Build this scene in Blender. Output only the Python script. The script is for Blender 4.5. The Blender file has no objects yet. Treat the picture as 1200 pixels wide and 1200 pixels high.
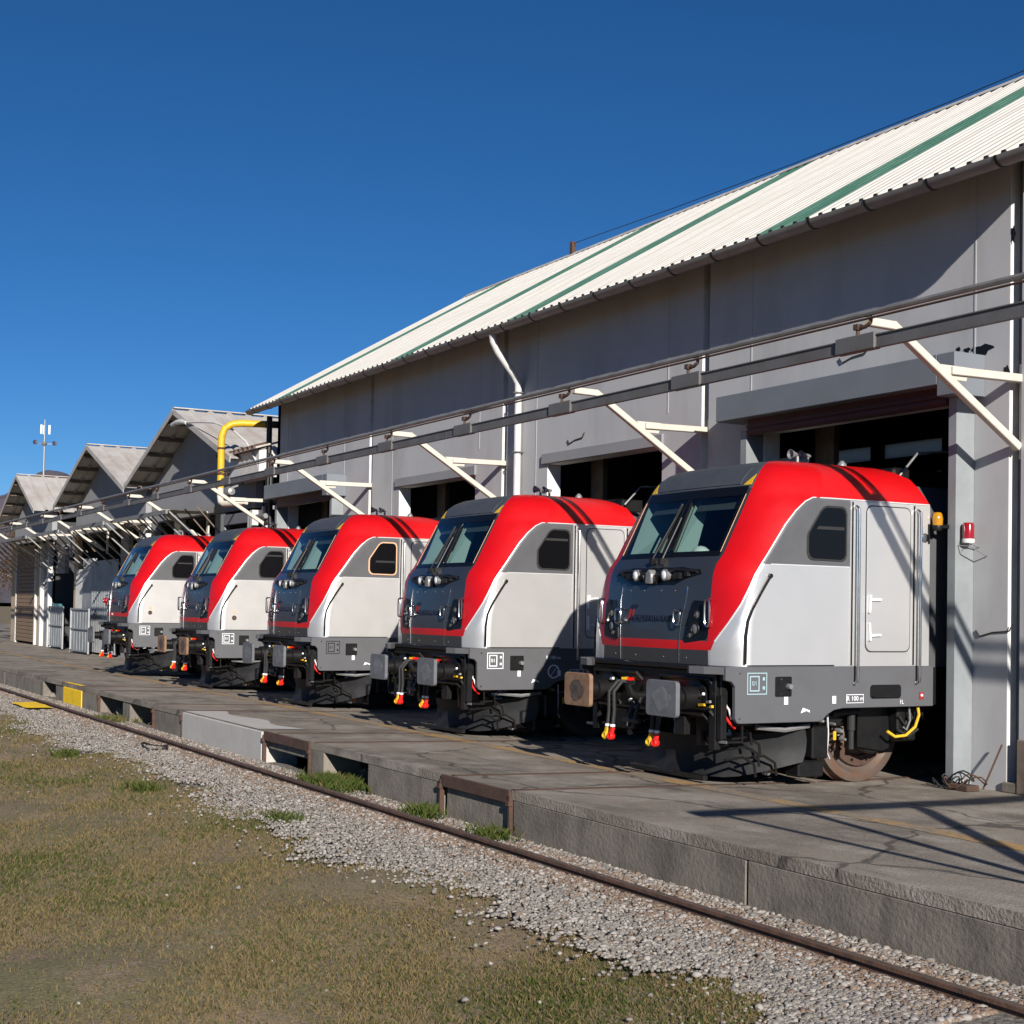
import bpy, bmesh, math, random
import numpy as np
from mathutils import Vector, Matrix
random.seed(7); RNG = np.random.default_rng(7)
C = bpy.context.scene.collection
S = bpy.context.scene

# ------------------------------------------------------------------ camera, world, sun
FPX, TH, PI_, RO, SY, CH = 1682.629, 0.51182, 0.02704, 0.01763, 68.592, 2.001
F = Vector((-math.cos(TH), math.sin(TH), 0)); U = Vector((0, 0, 1)); R = Vector((math.sin(TH), math.cos(TH), 0))
F2 = math.cos(PI_)*F + math.sin(PI_)*U; U2 = -math.sin(PI_)*F + math.cos(PI_)*U
R3 = math.cos(RO)*R + math.sin(RO)*U2; U3 = -math.sin(RO)*R + math.cos(RO)*U2
cd = bpy.data.cameras.new('camera'); cam = bpy.data.objects.new('camera', cd); C.objects.link(cam)
m = Matrix((R3, U3, -F2)).transposed().to_4x4(); m.translation = (0, 0, CH); cam.matrix_world = m
cd.sensor_width = 36; cd.lens = FPX/1200*36; cd.shift_y = SY/1200; cd.clip_end = 6000; cd.clip_start = .1
S.camera = cam
SUN = Vector((1, -.30, .42)).normalized()
W = bpy.data.worlds.new('World'); S.world = W; W.use_nodes = True
nt = W.node_tree; nt.nodes.clear()
sky = nt.nodes.new('ShaderNodeTexSky'); sky.sky_type = 'NISHITA'; sky.sun_disc = False
sky.sun_elevation = math.asin(SUN.z); sky.sun_rotation = math.atan2(SUN.x, SUN.y)
sky.altitude = 2500; sky.air_density = .9; sky.dust_density = .0; sky.ozone_density = 6
bg = nt.nodes.new('ShaderNodeBackground'); bg.inputs[1].default_value = .055
wo = nt.nodes.new('ShaderNodeOutputWorld')
hs = nt.nodes.new('ShaderNodeHueSaturation'); hs.inputs['Saturation'].default_value = 1.14; hs.inputs['Hue'].default_value = .5
nt.links.new(sky.outputs[0], hs.inputs['Color']); nt.links.new(hs.outputs[0], bg.inputs[0]); nt.links.new(bg.outputs[0], wo.inputs[0])
sd = bpy.data.lights.new('sun', 'SUN'); sd.energy = 5.0; sd.angle = math.radians(.5); sd.color = (1, .945, .875)
so = bpy.data.objects.new('sun', sd); C.objects.link(so); so.rotation_euler = SUN.to_track_quat('Z', 'Y').to_euler()
so.location = (10, -5, 30)
S.view_settings.view_transform = 'Standard'; S.view_settings.look = 'None'; S.view_settings.gamma = 1
S.view_settings.exposure = 0.5; S.view_settings.use_curve_mapping = False
S.cycles.max_bounces = 7; S.cycles.caustics_reflective = False; S.cycles.caustics_refractive = False
S.cycles.use_denoising = True

# ------------------------------------------------------------------ materials
def mat(name, col, rough=.6, metal=0., coat=0., var=.0, vscale=6., vcol=None, bump=0., bscale=40., streak=None,
        spec=.5, detail=6., rvar=.0, lo=.42, hi=.64):
    mt = bpy.data.materials.new(name); mt.use_nodes = True; n = mt.node_tree; b = n.nodes['Principled BSDF']
    b.inputs['Roughness'].default_value = rough; b.inputs['Metallic'].default_value = metal
    b.inputs['Coat Weight'].default_value = coat; b.inputs['Coat Roughness'].default_value = .06
    b.inputs['Specular IOR Level'].default_value = spec
    b.inputs['Base Color'].default_value = (*col, 1)
    tc = n.nodes.new('ShaderNodeTexCoord')
    def noise(scale, det=detail, stretch=None, rg=.6):
        t = n.nodes.new('ShaderNodeTexNoise'); t.inputs['Scale'].default_value = scale; t.inputs['Detail'].default_value = det
        t.inputs['Roughness'].default_value = rg
        if stretch:
            mp = n.nodes.new('ShaderNodeMapping'); mp.inputs['Scale'].default_value = stretch
            n.links.new(tc.outputs['Object'], mp.inputs[0]); n.links.new(mp.outputs[0], t.inputs[0])
        else: n.links.new(tc.outputs['Object'], t.inputs[0])
        return t.outputs['Fac']
    def ramp(fac, a, c2):
        r = n.nodes.new('ShaderNodeMapRange'); r.inputs['From Min'].default_value = a; r.inputs['From Max'].default_value = c2
        n.links.new(fac, r.inputs[0]); return r.outputs[0]
    src = None
    def mix(fac, a, bcol, amt):
        mx = n.nodes.new('ShaderNodeMix'); mx.data_type = 'RGBA'
        ml = n.nodes.new('ShaderNodeMath'); ml.operation = 'MULTIPLY'; ml.inputs[1].default_value = amt
        n.links.new(fac, ml.inputs[0]); n.links.new(ml.outputs[0], mx.inputs[0])
        if a is None: mx.inputs[6].default_value = (*col, 1)
        else: n.links.new(a, mx.inputs[6])
        mx.inputs[7].default_value = (*bcol, 1); return mx.outputs[2]
    if var > 0:
        vc = vcol or tuple(c*.45 for c in col)
        src = mix(ramp(noise(vscale), lo, hi), src, vc, var)
    if streak:  # (scale xyz, colour, amount)
        src = mix(ramp(noise(1., 5, streak[0]), .5, .72), src, streak[1], streak[2])
    if src is not None: n.links.new(src, b.inputs['Base Color'])
    if rvar > 0:
        r = n.nodes.new('ShaderNodeMapRange'); r.inputs['To Min'].default_value = rough-rvar; r.inputs['To Max'].default_value = rough+rvar
        n.links.new(noise(vscale*1.7), r.inputs[0]); n.links.new(r.outputs[0], b.inputs['Roughness'])
    if bump > 0:
        bp = n.nodes.new('ShaderNodeBump'); bp.inputs['Strength'].default_value = bump; bp.inputs['Distance'].default_value = .02
        n.links.new(noise(bscale, 5), bp.inputs['Height']); n.links.new(bp.outputs[0], b.inputs['Normal'])
    return mt
M = {}
M['red'] = mat('red_paint', (.50, .003, .005), .36, coat=.15, var=.12, vscale=2.5, rvar=.06)
M['front'] = mat('charcoal_gloss_paint', (.027, .03, .037), .26, coat=.3, var=.25, vscale=3, vcol=(.036, .037, .042), rvar=.06)
M['cap'] = mat('dark_grey_roof_paint', (.05, .056, .066), .5, var=.35, vscale=4, vcol=(.075, .08, .09), rvar=.08)
M['quarter'] = mat('mid_grey_paint', (.098, .098, .103), .42, coat=.2, var=.2, vscale=3, rvar=.05)
M['skirt'] = mat('skirt_grey_paint', (.102, .103, .11), .45, coat=.1, var=.3, vscale=3, vcol=(.08, .078, .076), rvar=.06)
M['silver'] = mat('silver_metallic_paint', (.76, .745, .725), .38, metal=.68, coat=.12, var=.25, vscale=1.6, vcol=(.68, .67, .655), rvar=.05)
M['black'] = mat('black_metal', (.006, .006, .0065), .45, spec=.35, var=.4, vscale=8, vcol=(.014, .012, .011))
M['gloss'] = mat('black_gloss', (.005, .005, .006), .16, spec=.25)
M['rubber'] = mat('rubber', (.018, .018, .018), .7, var=.3, vscale=10)
M['under'] = mat('underframe_paint', (.0065, .0065, .007), .42, spec=.4, var=.4, vscale=9, vcol=(.017, .015, .013), bump=.15)
M['plough'] = mat('plough_paint', (.008, .008, .009), .55, spec=.3, var=.5, vscale=5, vcol=(.026, .025, .024))
M['trim'] = mat('bright_trim', (.72, .72, .72), .35, metal=.3)
M['chrome'] = mat('bright_steel', (.6, .6, .6), .22, metal=1., var=.3, vscale=12)
M['white'] = mat('white_paint', (.6, .595, .575), .5, var=.35, vscale=5, vcol=(.42, .39, .35), bump=.1)
M['lamp'] = mat('lamp_white', (.85, .86, .87), .15, coat=.5)
M['yellow'] = mat('yellow_paint', (.68, .4, .012), .5, var=.3, vscale=8)
M['amber'] = mat('amber_lens', (.45, .2, .005), .15, coat=.6)
M['redlens'] = mat('red_lens', (.28, .006, .01), .15, coat=.6)
M['redpart'] = mat('red_cap', (.7, .015, .012), .4)
M['navy'] = mat('navy_ink', (.008, .012, .035), .5)
M['brick'] = mat('red_ink', (.3, .02, .02), .5)
M['rust'] = mat('rusty_steel', (.085, .045, .03), .85, var=.7, vscale=7, vcol=(.05, .028, .02), bump=.4, bscale=60)
M['rail'] = mat('rail_steel', (.12, .062, .04), .8, var=.8, vscale=9, vcol=(.045, .03, .024), bump=.3)
M['railtop'] = mat('rail_worn_top', (.17, .13, .11), .45, metal=.4, var=.5, vscale=5)
M['wheel'] = mat('wheel_steel', (.13, .105, .09), .55, metal=.3, var=.6, vscale=6, vcol=(.16, .07, .03), bump=.2)
M['padgrey'] = mat('buffer_plate_greased', (.17, .175, .19), .5, metal=.3, var=.7, vscale=6, vcol=(.12, .12, .125))
M['padrust'] = mat('buffer_plate_rusty', (.23, .14, .085), .7, var=.8, vscale=9, vcol=(.16, .08, .04), bump=.2)
M['teal'] = mat('sunlit_lining', (.27, .33, .315), .6)
M['desk'] = mat('cab_desk', (.035, .035, .038), .5)
M['tape'] = mat('beige_masking', (.62, .38, .22), .7)
M['roof'] = mat('white_roof_sheet', (.52, .50, .46), .55, var=.45, vscale=1.4, vcol=(.42, .40, .36), streak=((6, .6, .6), (.38, .34, .29), .55))
M['green'] = mat('green_rooflight', (.042, .115, .08), .45, var=.6, vscale=2, vcol=(.085, .17, .125))
M['shedroof'] = mat('weathered_roof_sheet', (.45, .43, .405), .7, var=.6, vscale=1.2, vcol=(.34, .29, .25), streak=((.5, 5, .5), (.3, .22, .17), .5))
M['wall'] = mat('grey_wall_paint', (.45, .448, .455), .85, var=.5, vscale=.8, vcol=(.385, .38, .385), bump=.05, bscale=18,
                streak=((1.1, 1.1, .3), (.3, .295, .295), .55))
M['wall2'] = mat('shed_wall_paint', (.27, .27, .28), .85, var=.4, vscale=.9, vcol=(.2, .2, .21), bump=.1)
M['reveal'] = mat('reveal_paint', (.72, .71, .68), .8, var=.3, vscale=4)
M['colsteel'] = mat('recessed_column_paint', (.17, .17, .19), .6, var=.3, vscale=3)
M['lintel'] = mat('bluish_grey_steel', (.165, .182, .205), .55, var=.35, vscale=1.5, vcol=(.125, .135, .15))
M['jamb'] = mat('jamb_steel', (.25, .27, .28), .55, var=.3, vscale=2)
M['shutter'] = mat('red_brown_shutter', (.085, .018, .016), .6, var=.5, vscale=4)
M['brownshut'] = mat('brown_roller_shutter', (.2, .145, .1), .7, var=.6, vscale=2, vcol=(.3, .16, .07))
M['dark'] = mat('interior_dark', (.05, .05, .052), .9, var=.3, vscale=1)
M['galv'] = mat('galvanised_steel', (.3, .3, .3), .5, metal=.5, var=.4, vscale=5)
M['gutter'] = mat('gutter_metal', (.23, .215, .205), .5, metal=.3, var=.4, vscale=3, vcol=(.14, .12, .11))
M['beam'] = mat('beam_steel', (.145, .14, .14), .6, metal=.2, var=.6, vscale=2, vcol=(.1, .085, .07), bump=.1)
M['pipe'] = mat('conductor_pipe', (.30, .29, .28), .45, metal=.4, var=.5, vscale=3, vcol=(.16, .14, .12))
M['cream'] = mat('cream_bracket_paint', (.56, .53, .46), .6, var=.4, vscale=5, vcol=(.5, .42, .33))
M['conc'] = mat('old_concrete', (.215, .187, .152), .9, var=.8, vscale=2.2, vcol=(.12, .105, .088), bump=.5, bscale=22,
                streak=((3, 3, .5), (.07, .06, .05), .7))
M['concnew'] = mat('new_concrete', (.47, .45, .42), .85, var=.35, vscale=2.5, vcol=(.36, .34, .31), bump=.2, bscale=30)
M['void'] = mat('dark_fill', (.05, .043, .036), .95, var=.5, vscale=5)
M['stone'] = mat('ballast_stone', (.2, .183, .163), .9, var=.75, vscale=2.3, vcol=(.17, .15, .13))
M['stone2'] = mat('pale_ballast_stone', (.29, .265, .24), .9, var=.5, vscale=3, vcol=(.34, .31, .28))
M['stone3'] = mat('rusty_ballast_stone', (.2, .14, .1), .9, var=.5, vscale=3)
M['teal_door'] = mat('teal_door_paint', (.03, .14, .15), .6)
M['corr'] = mat('corrugated_sheet', (.36, .375, .385), .5, metal=.3, var=.4, vscale=2)
M['tan'] = mat('tan_render', (.5, .37, .24), .85, var=.4, vscale=2)
M['timber'] = mat('weathered_timber', (.17, .13, .1), .85, var=.5, vscale=4)
M['inside'] = mat('hall_inside_wall', (.3, .3, .3), .9, var=.3, vscale=1)
M['hat'] = mat('hard_hat_white', (.8, .8, .76), .35)

def glass(name, tint, fac):
    mt = bpy.data.materials.new(name); mt.use_nodes = True; n = mt.node_tree; n.nodes.clear()
    o = n.nodes.new('ShaderNodeOutputMaterial'); t = n.nodes.new('ShaderNodeBsdfTransparent'); t.inputs[0].default_value = (*tint, 1)
    g = n.nodes.new('ShaderNodeBsdfGlossy'); g.inputs['Roughness'].default_value = .02; g.inputs['Color'].default_value = (.9, .95, 1, 1)
    lw = n.nodes.new('ShaderNodeLayerWeight'); lw.inputs[0].default_value = .5
    pw_ = n.nodes.new('ShaderNodeMath'); pw_.operation = 'POWER'; pw_.inputs[1].default_value = 4.0; n.links.new(lw.outputs['Facing'], pw_.inputs[0])
    fr = n.nodes.new('ShaderNodeMath'); fr.operation = 'MULTIPLY_ADD'; fr.inputs[1].default_value = .75; fr.inputs[2].default_value = .045; n.links.new(pw_.outputs[0], fr.inputs[0])
    mx = n.nodes.new('ShaderNodeMixShader')
    n.links.new(fr.outputs[0], mx.inputs[0]); n.links.new(t.outputs[0], mx.inputs[1]); n.links.new(g.outputs[0], mx.inputs[2])
    n.links.new(mx.outputs[0], o.inputs[0]); return mt
M['glass'] = glass('windscreen_glass', (.55, .66, .64), 1.5)
def translucent(name, col):
    mt = bpy.data.materials.new(name); mt.use_nodes = True; n = mt.node_tree; n.nodes.clear()
    o = n.nodes.new('ShaderNodeOutputMaterial'); t = n.nodes.new('ShaderNodeBsdfTranslucent'); t.inputs[0].default_value = (*col, 1)
    d = n.nodes.new('ShaderNodeBsdfDiffuse'); d.inputs[0].default_value = (*col, 1)
    mx = n.nodes.new('ShaderNodeMixShader'); mx.inputs[0].default_value = .4
    n.links.new(t.outputs[0], mx.inputs[1]); n.links.new(d.outputs[0], mx.inputs[2]); n.links.new(mx.outputs[0], o.inputs[0]); return mt
M['pane'] = translucent('frosted_pane', (.75, .8, .8))
M['leaf'] = translucent('blade_green', (.12, .155, .04))
M['dry'] = translucent('blade_dry', (.34, .26, .13))
M['leafdark'] = translucent('bush_leaf', (.07, .085, .03))
M['autumn'] = translucent('autumn_leaf', (.17, .10, .045))

def ground_mat(name, layers, bump=.35, bscale=30, rough=.95, cracks=0):
    """layers: (colour, noise scale, lo, hi, amount) painted over the first colour"""
    mt = bpy.data.materials.new(name); mt.use_nodes = True; n = mt.node_tree; b = n.nodes['Principled BSDF']
    b.inputs['Roughness'].default_value = rough; b.inputs['Specular IOR Level'].default_value = .25
    tc = n.nodes.new('ShaderNodeTexCoord'); src = None
    for i, (col, sc, lo, hi, amt) in enumerate(layers):
        if i == 0: base = col; continue
        t = n.nodes.new('ShaderNodeTexNoise'); t.inputs['Detail'].default_value = 7; t.inputs['Roughness'].default_value = .65
        mp = n.nodes.new('ShaderNodeMapping'); mp.inputs['Location'].default_value = (i*7.3, i*3.1, i)
        if isinstance(sc, tuple): mp.inputs['Scale'].default_value = sc; t.inputs['Scale'].default_value = 1
        else: t.inputs['Scale'].default_value = sc
        n.links.new(tc.outputs['Object'], mp.inputs[0]); n.links.new(mp.outputs[0], t.inputs[0])
        r = n.nodes.new('ShaderNodeMapRange'); r.inputs['From Min'].default_value = lo; r.inputs['From Max'].default_value = hi
        r.inputs['To Max'].default_value = amt; n.links.new(t.outputs['Fac'], r.inputs[0])
        mx = n.nodes.new('ShaderNodeMix'); mx.data_type = 'RGBA'; n.links.new(r.outputs[0], mx.inputs[0])
        if src is None: mx.inputs[6].default_value = (*base, 1)
        else: n.links.new(src, mx.inputs[6])
        mx.inputs[7].default_value = (*col, 1); src = mx.outputs[2]
    if cracks:
        wv = n.nodes.new('ShaderNodeTexNoise'); wv.inputs['Scale'].default_value = 1.3; wv.inputs['Detail'].default_value = 6; n.links.new(tc.outputs['Object'], wv.inputs[0])
        ad = n.nodes.new('ShaderNodeMix'); ad.data_type = 'RGBA'; ad.blend_type = 'LINEAR_LIGHT'; ad.inputs[0].default_value = .35
        n.links.new(tc.outputs['Object'], ad.inputs[6]); n.links.new(wv.outputs['Color'], ad.inputs[7])
        vo = n.nodes.new('ShaderNodeTexVoronoi'); vo.feature = 'DISTANCE_TO_EDGE'; vo.inputs['Scale'].default_value = cracks; n.links.new(ad.outputs[2], vo.inputs[0])
        rr = n.nodes.new('ShaderNodeMapRange'); rr.inputs['From Min'].default_value = .004; rr.inputs['From Max'].default_value = .012; rr.inputs['To Min'].default_value = .75; rr.inputs['To Max'].default_value = 0; n.links.new(vo.outputs['Distance'], rr.inputs[0])
        mx = n.nodes.new('ShaderNodeMix'); mx.data_type = 'RGBA'; n.links.new(rr.outputs[0], mx.inputs[0]); n.links.new(src, mx.inputs[6]); mx.inputs[7].default_value = (.05, .045, .04, 1); src = mx.outputs[2]
    n.links.new(src, b.inputs['Base Color'])
    t = n.nodes.new('ShaderNodeTexNoise'); t.inputs['Scale'].default_value = bscale; t.inputs['Detail'].default_value = 8
    n.links.new(tc.outputs['Object'], t.inputs[0])
    bp = n.nodes.new('ShaderNodeBump'); bp.inputs['Strength'].default_value = bump; bp.inputs['Distance'].default_value = .03
    n.links.new(t.outputs['Fac'], bp.inputs['Height']); n.links.new(bp.outputs[0], b.inputs['Normal'])
    return mt
M['asphalt'] = ground_mat('worn_asphalt', [((.255, .217, .176), 0, 0, 0, 0), ((.145, .124, .1), .7, .44, .62, .9), ((.35, .315, .27), 1.6, .5, .66, .75),
    ((.07, .066, .062), (.35, 1.4, 1), .56, .7, .8), ((.4, .37, .33), 26, .55, .75, .5), ((.07, .065, .06), 34, .56, .75, .5)], .45, 38, cracks=.3)
M['earth'] = ground_mat('grassy_earth', [((.21, .165, .10), 0, 0, 0, 0), ((.15, .145, .06), .55, .48, .62, .7), ((.29, .21, .14), 1.1, .5, .62, .8), ((.12, .105, .055), 3.5, .52, .66, .6), ((.09, .075, .045), 40, .5, .6, .7), ((.34, .27, .17), 60, .56, .66, .7),
    ((.36, .31, .25), 9, .58, .75, .6), ((.12, .10, .07), 14, .5, .72, .6)], .35, 30)
M['ballastbed'] = ground_mat('ballast_bed', [((.2, .18, .155), 0, 0, 0, 0), ((.12, .105, .09), 16, .45, .6, .8), ((.3, .28, .25), 24, .55, .7, .7)], 1., 18)
M['lane'] = ground_mat('worn_yellow_line', [((.42, .25, .09), 0, 0, 0, 0), ((.25, .21, .165), 1.6, .42, .58, .9), ((.13, .12, .11), 14, .48, .66, .8)], .3, 50)
M['hill'] = ground_mat('hazy_hill', [((.115, .1, .115), 0, 0, 0, 0), ((.08, .07, .075), .03, .4, .6, .8)], .2, 1)  # purplish base colour carries the distance haze
M['yellowconc'] = ground_mat('yellow_painted_concrete', [((.85, .55, .02), 0, 0, 0, 0), ((.5, .33, .05), 3, .55, .75, .7)], .3, 25)

# ------------------------------------------------------------------ mesh helpers
class MB:
    def __init__(s): s.v = []; s.f = []; s.mi = []
    def add(s, vs, fs, mi=0):
        o = len(s.v); s.v += [tuple(p) for p in vs]; s.f += [tuple(i+o for i in f) for f in fs]; s.mi += [mi]*len(fs); return s
    def box(s, x0, x1, y0, y1, z0, z1, mi=0):
        return s.add([(x, y, z) for x in (x0, x1) for y in (y0, y1) for z in (z0, z1)],
                     [(0, 1, 3, 2), (4, 6, 7, 5), (0, 4, 5, 1), (2, 3, 7, 6), (0, 2, 6, 4), (1, 5, 7, 3)], mi)
    def bar(s, a, b, w, h, up=(0, 0, 1), mi=0):
        a = Vector(a); b = Vector(b); d = (b-a).normalized(); up = Vector(up)
        if abs(d.dot(up)) > .98: up = Vector((1, 0, 0))
        sx = d.cross(up).normalized()*w/2; sy = sx.cross(d).normalized()*h/2
        vs = [p+i*sx+j*sy for p in (a, b) for i, j in ((-1, -1), (1, -1), (1, 1), (-1, 1))]
        return s.add(vs, [(0, 3, 2, 1), (4, 5, 6, 7), (0, 1, 5, 4), (1, 2, 6, 5), (2, 3, 7, 6), (3, 0, 4, 7)], mi)
    def tube(s, pts, r, n=8, mi=0, closed=False):
        pts = [Vector(p) for p in pts]; N = len(pts); rs = r if isinstance(r, (list, tuple)) else [r]*N
        vs = []; prev = None
        for i, p in enumerate(pts):
            if closed: d = (pts[(i+1) % N]-pts[i-1]).normalized()
            else: d = (pts[min(i+1, N-1)]-pts[max(i-1, 0)]).normalized()
            if prev is None:
                u = d.cross(Vector((0, 0, 1)));
                if u.length < .1: u = d.cross(Vector((0, 1, 0)))
            else: u = prev-d*prev.dot(d)
            u.normalize(); prev = u; w = d.cross(u)
            vs += [p+rs[i]*(math.cos(2*math.pi*k/n)*u+math.sin(2*math.pi*k/n)*w) for k in range(n)]
        fs = []
        for i in range(N if closed else N-1):
            j = (i+1) % N
            fs += [(i*n+k, i*n+(k+1) % n, j*n+(k+1) % n, j*n+k) for k in range(n)]
        if not closed: fs += [tuple(range(n-1, -1, -1)), tuple((N-1)*n+k for k in range(n))]
        return s.add(vs, fs, mi)
    def cyl(s, a, b, r, n=16, mi=0): return s.tube([a, b], r, n, mi)
    def lathe(s, c, ax, prof, n=24, mi=0):   # prof: (radius, offset along axis)
        ax = Vector(ax).normalized(); u = ax.orthogonal().normalized(); w = ax.cross(u); c = Vector(c); vs = []
        for r, t in prof: vs += [c+ax*t+max(r, 1e-4)*(math.cos(2*math.pi*k/n)*u+math.sin(2*math.pi*k/n)*w) for k in range(n)]
        fs = [(i*n+k, i*n+(k+1) % n, (i+1)*n+(k+1) % n, (i+1)*n+k) for i in range(len(prof)-1) for k in range(n)]
        return s.add(vs, fs, mi)
    def prism(s, poly, fn, d, mi=0):          # poly of 2d points, fn(a,b)->3d, d: offset vector
        n = len(poly); d = Vector(d); A = [Vector(fn(*p)) for p in poly]
        return s.add(A+[p+d for p in A], [tuple(range(n-1, -1, -1)), tuple(range(n, 2*n))] +
                     [(i, (i+1) % n, n+(i+1) % n, n+i) for i in range(n)], mi)
    def mesh(s, name, mats, bevel=0, smooth=True, ang=35):
        me = bpy.data.meshes.new(name); me.from_pydata(s.v, [], s.f)
        mats = mats if isinstance(mats, (list, tuple)) else [mats]
        for k in mats: me.materials.append(M[k] if isinstance(k, str) else k)
        me.polygons.foreach_set('material_index', s.mi); 
        bm = bmesh.new(); bm.from_mesh(me); bmesh.ops.recalc_face_normals(bm, faces=bm.faces)
        if bevel: bmesh.ops.bevel(bm, geom=bm.edges[:], offset=bevel, segments=1, affect='EDGES', clamp_overlap=True)
        bm.to_mesh(me); bm.free()
        if smooth: me.shade_smooth(); me.set_sharp_from_angle(angle=math.radians(ang))
        return me
    def build(s, name, mats, parent=None, label=None, cat=None, group=None, kind=None, bevel=0, smooth=True, ang=35):
        return link(name, s.mesh(name, mats, bevel, smooth, ang), parent, label, cat, group, kind)
def link(name, me, parent=None, label=None, cat=None, group=None, kind=None, loc=None):
    o = bpy.data.objects.new(name, me); C.objects.link(o)
    if parent: o.parent = parent
    if loc is not None: o.location = loc
    return tag(o, label, cat, group, kind)
def tag(o, label=None, cat=None, group=None, kind=None):
    for k, v in (('label', label), ('category', cat), ('group', group), ('kind', kind)):
        if v: o[k] = v
    return o
def thing(name, loc, label, cat, group=None):
    o = bpy.data.objects.new(name, None); C.objects.link(o); o.location = loc; o.empty_display_size = .3
    return tag(o, label, cat, group)
def copy_tree(o, parent=None):
    c = o.copy(); C.objects.link(c); c.parent = parent
    for ch in list(o.children): copy_tree(ch, c)
    return c
def rrect(a0, a1, b0, b1, r, n=4):
    out = []
    for ca, cb, t0 in ((a1-r, b1-r, 0), (a0+r, b1-r, 90), (a0+r, b0+r, 180), (a1-r, b0+r, 270)):
        for k in range(n+1):
            t = math.radians(t0+90*k/n); out.append((ca+r*math.cos(t), cb+r*math.sin(t)))
    return out
def interp(x, tab):
    xs, ys = zip(*tab); return float(np.interp(x, xs, ys))
def text_mesh(name, body, size, material, extrude=.002):
    cu = bpy.data.curves.new(name, 'FONT'); cu.body = body; cu.size = size; cu.extrude = extrude; cu.align_x = 'CENTER'; cu.align_y = 'CENTER'
    cu.resolution_u = 3
    o = bpy.data.objects.new(name, cu); me = bpy.data.meshes.new_from_object(o); bpy.data.objects.remove(o); bpy.data.curves.remove(cu)
    me.materials.clear(); me.materials.append(M[material]); return me

# ------------------------------------------------------------------ ground, pavement, platform, rail
def pz(y): return max(0., .03*(12-y))
g = MB(); nx = 60
g.add([(-2500, -2500, -.42), (2500, -2500, -.42), (2500, 2500, -.42), (-2500, 2500, -.42)], [(0, 1, 2, 3)])
g.build('ground', 'earth', kind='structure', smooth=False)
# near lawn with soft unevenness
gx = np.arange(-75, 12.01, .35); gy = np.arange(-14, 6.9, .35)
def rough_h(x, y): return .018*math.sin(1.3*x+.7*y)+.015*math.sin(2.9*x-1.9*y+1)+.012*math.sin(5.1*y+3.7*x)
vs = [(x, y, -.375+rough_h(x, y)) for x in gx for y in gy]; ny = len(gy)
fs = [(i*ny+j, (i+1)*ny+j, (i+1)*ny+j+1, i*ny+j+1) for i in range(len(gx)-1) for j in range(ny-1)]
MB().add(vs, fs).build('lawn', 'earth', kind='structure')
def gravel_edge(x): return 5.4+.22*math.sin(.55*x)+.17*math.sin(1.7*x+1)+.1*math.sin(4.1*x)+.07*math.sin(9.3*x+2)+.05*math.sin(17*x)
xs = np.arange(-75, 12.01, .3); vs = []
for x in xs:
    e = gravel_edge(x)
    for t, z in ((0, -.40), (.25, -.345), (.6, -.325), (1, -.33)): vs.append((x, e+(7.5-e)*t, z+.012*math.sin(7*x+9*t)))
fs = [(i*4+j, (i+1)*4+j, (i+1)*4+j+1, i*4+j+1) for i in range(len(xs)-1) for j in range(3)]
MB().add(vs, fs).build('ballast_path', 'ballastbed', kind='structure')
# pavement slab, its front edge a 9 cm thick lip
YE = 7.3
b = MB(); xa = np.arange(-130, 20.01, 1.0)
prof = [(YE, pz(YE)-.1), (YE, pz(YE)), (9, pz(9)), (10.5, pz(10.5)), (12, 0), (13.0, 0), (26, 0), (26, -.3), (8.6, -.3)]
n = len(prof); vs = [(x, y, z) for x in xa for y, z in prof]
fs = [(i*n+j, (i+1)*n+j, (i+1)*n+(j+1) % n, i*n+(j+1) % n) for i in range(len(xa)-1) for j in range(n)]
b.add(vs, fs).build('pavement', 'asphalt', kind='structure', ang=20)
# yellow line
vs = []
for x in np.arange(-90, 6, .5): vs += [(x, y, pz(y)+.004) for y in (9.58+.02*math.sin(x), 9.86+.02*math.sin(x*1.3))]
k = len(vs)//2
MB().add(vs, [(2*i, 2*i+2, 2*i+3, 2*i+1) for i in range(k-1)]).build('lane_line', 'lane', kind='structure', smooth=False)
# platform front: blocks, voids, rusty channels
pw = thing('platform_wall', (0, YE, -.36), None, None); tag(pw, kind='structure')
ZB, ZT = -.42, pz(YE)-.102
def blk(name, x0, x1, mt, y0=.0, depth=.55, z0=ZB, z1=ZT, bev=.012):
    mb = MB(); N = max(1, int((x1-x0)/.4)); 
    o = MB().box(x0, x1, y0, depth, z0+.36, z1+.36).build(name, mt, pw, bevel=bev, smooth=False); return o
# (kind, u-range turned to X on the edge)
blk('concrete_block', -12.88, -9.1, 'conc'); blk('concrete_block', -9.08, -4.6, 'conc'); blk('concrete_block', -4.58, 0, 'conc'); blk('concrete_block', .02, 5, 'conc')
blk('concrete_block', -14.45, -12.98, 'conc', .03)                      # under the channel
blk('concrete_block', -16.6, -14.56, 'conc', .005)
blk('concrete_pier', -18.5, -18.05, 'conc', .0)
blk('concrete_block', -20.3, -18.62, 'conc', .04, z0=-.12)              # damaged strip above a hole
blk('concrete_block', -24.5, -20.45, 'concnew', -.03, z1=pz(YE)-.02)
blk('concrete_block', -26.35, -24.62, 'conc', .01)
blk('concrete_pier', -28.75, -28.2, 'conc', .02)
blk('concrete_block', -32.2, -30.65, 'conc', .0)
blk('concrete_block', -34.05, -32.22, 'yellowconc', -.012)
blk('concrete_block', -35.0, -34.07, 'conc', .02)
x = -36.3
while x > -95: blk('concrete_block', x-2.6, x-.03, 'conc', .01*math.sin(x*3)); x -= 2.63
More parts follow.
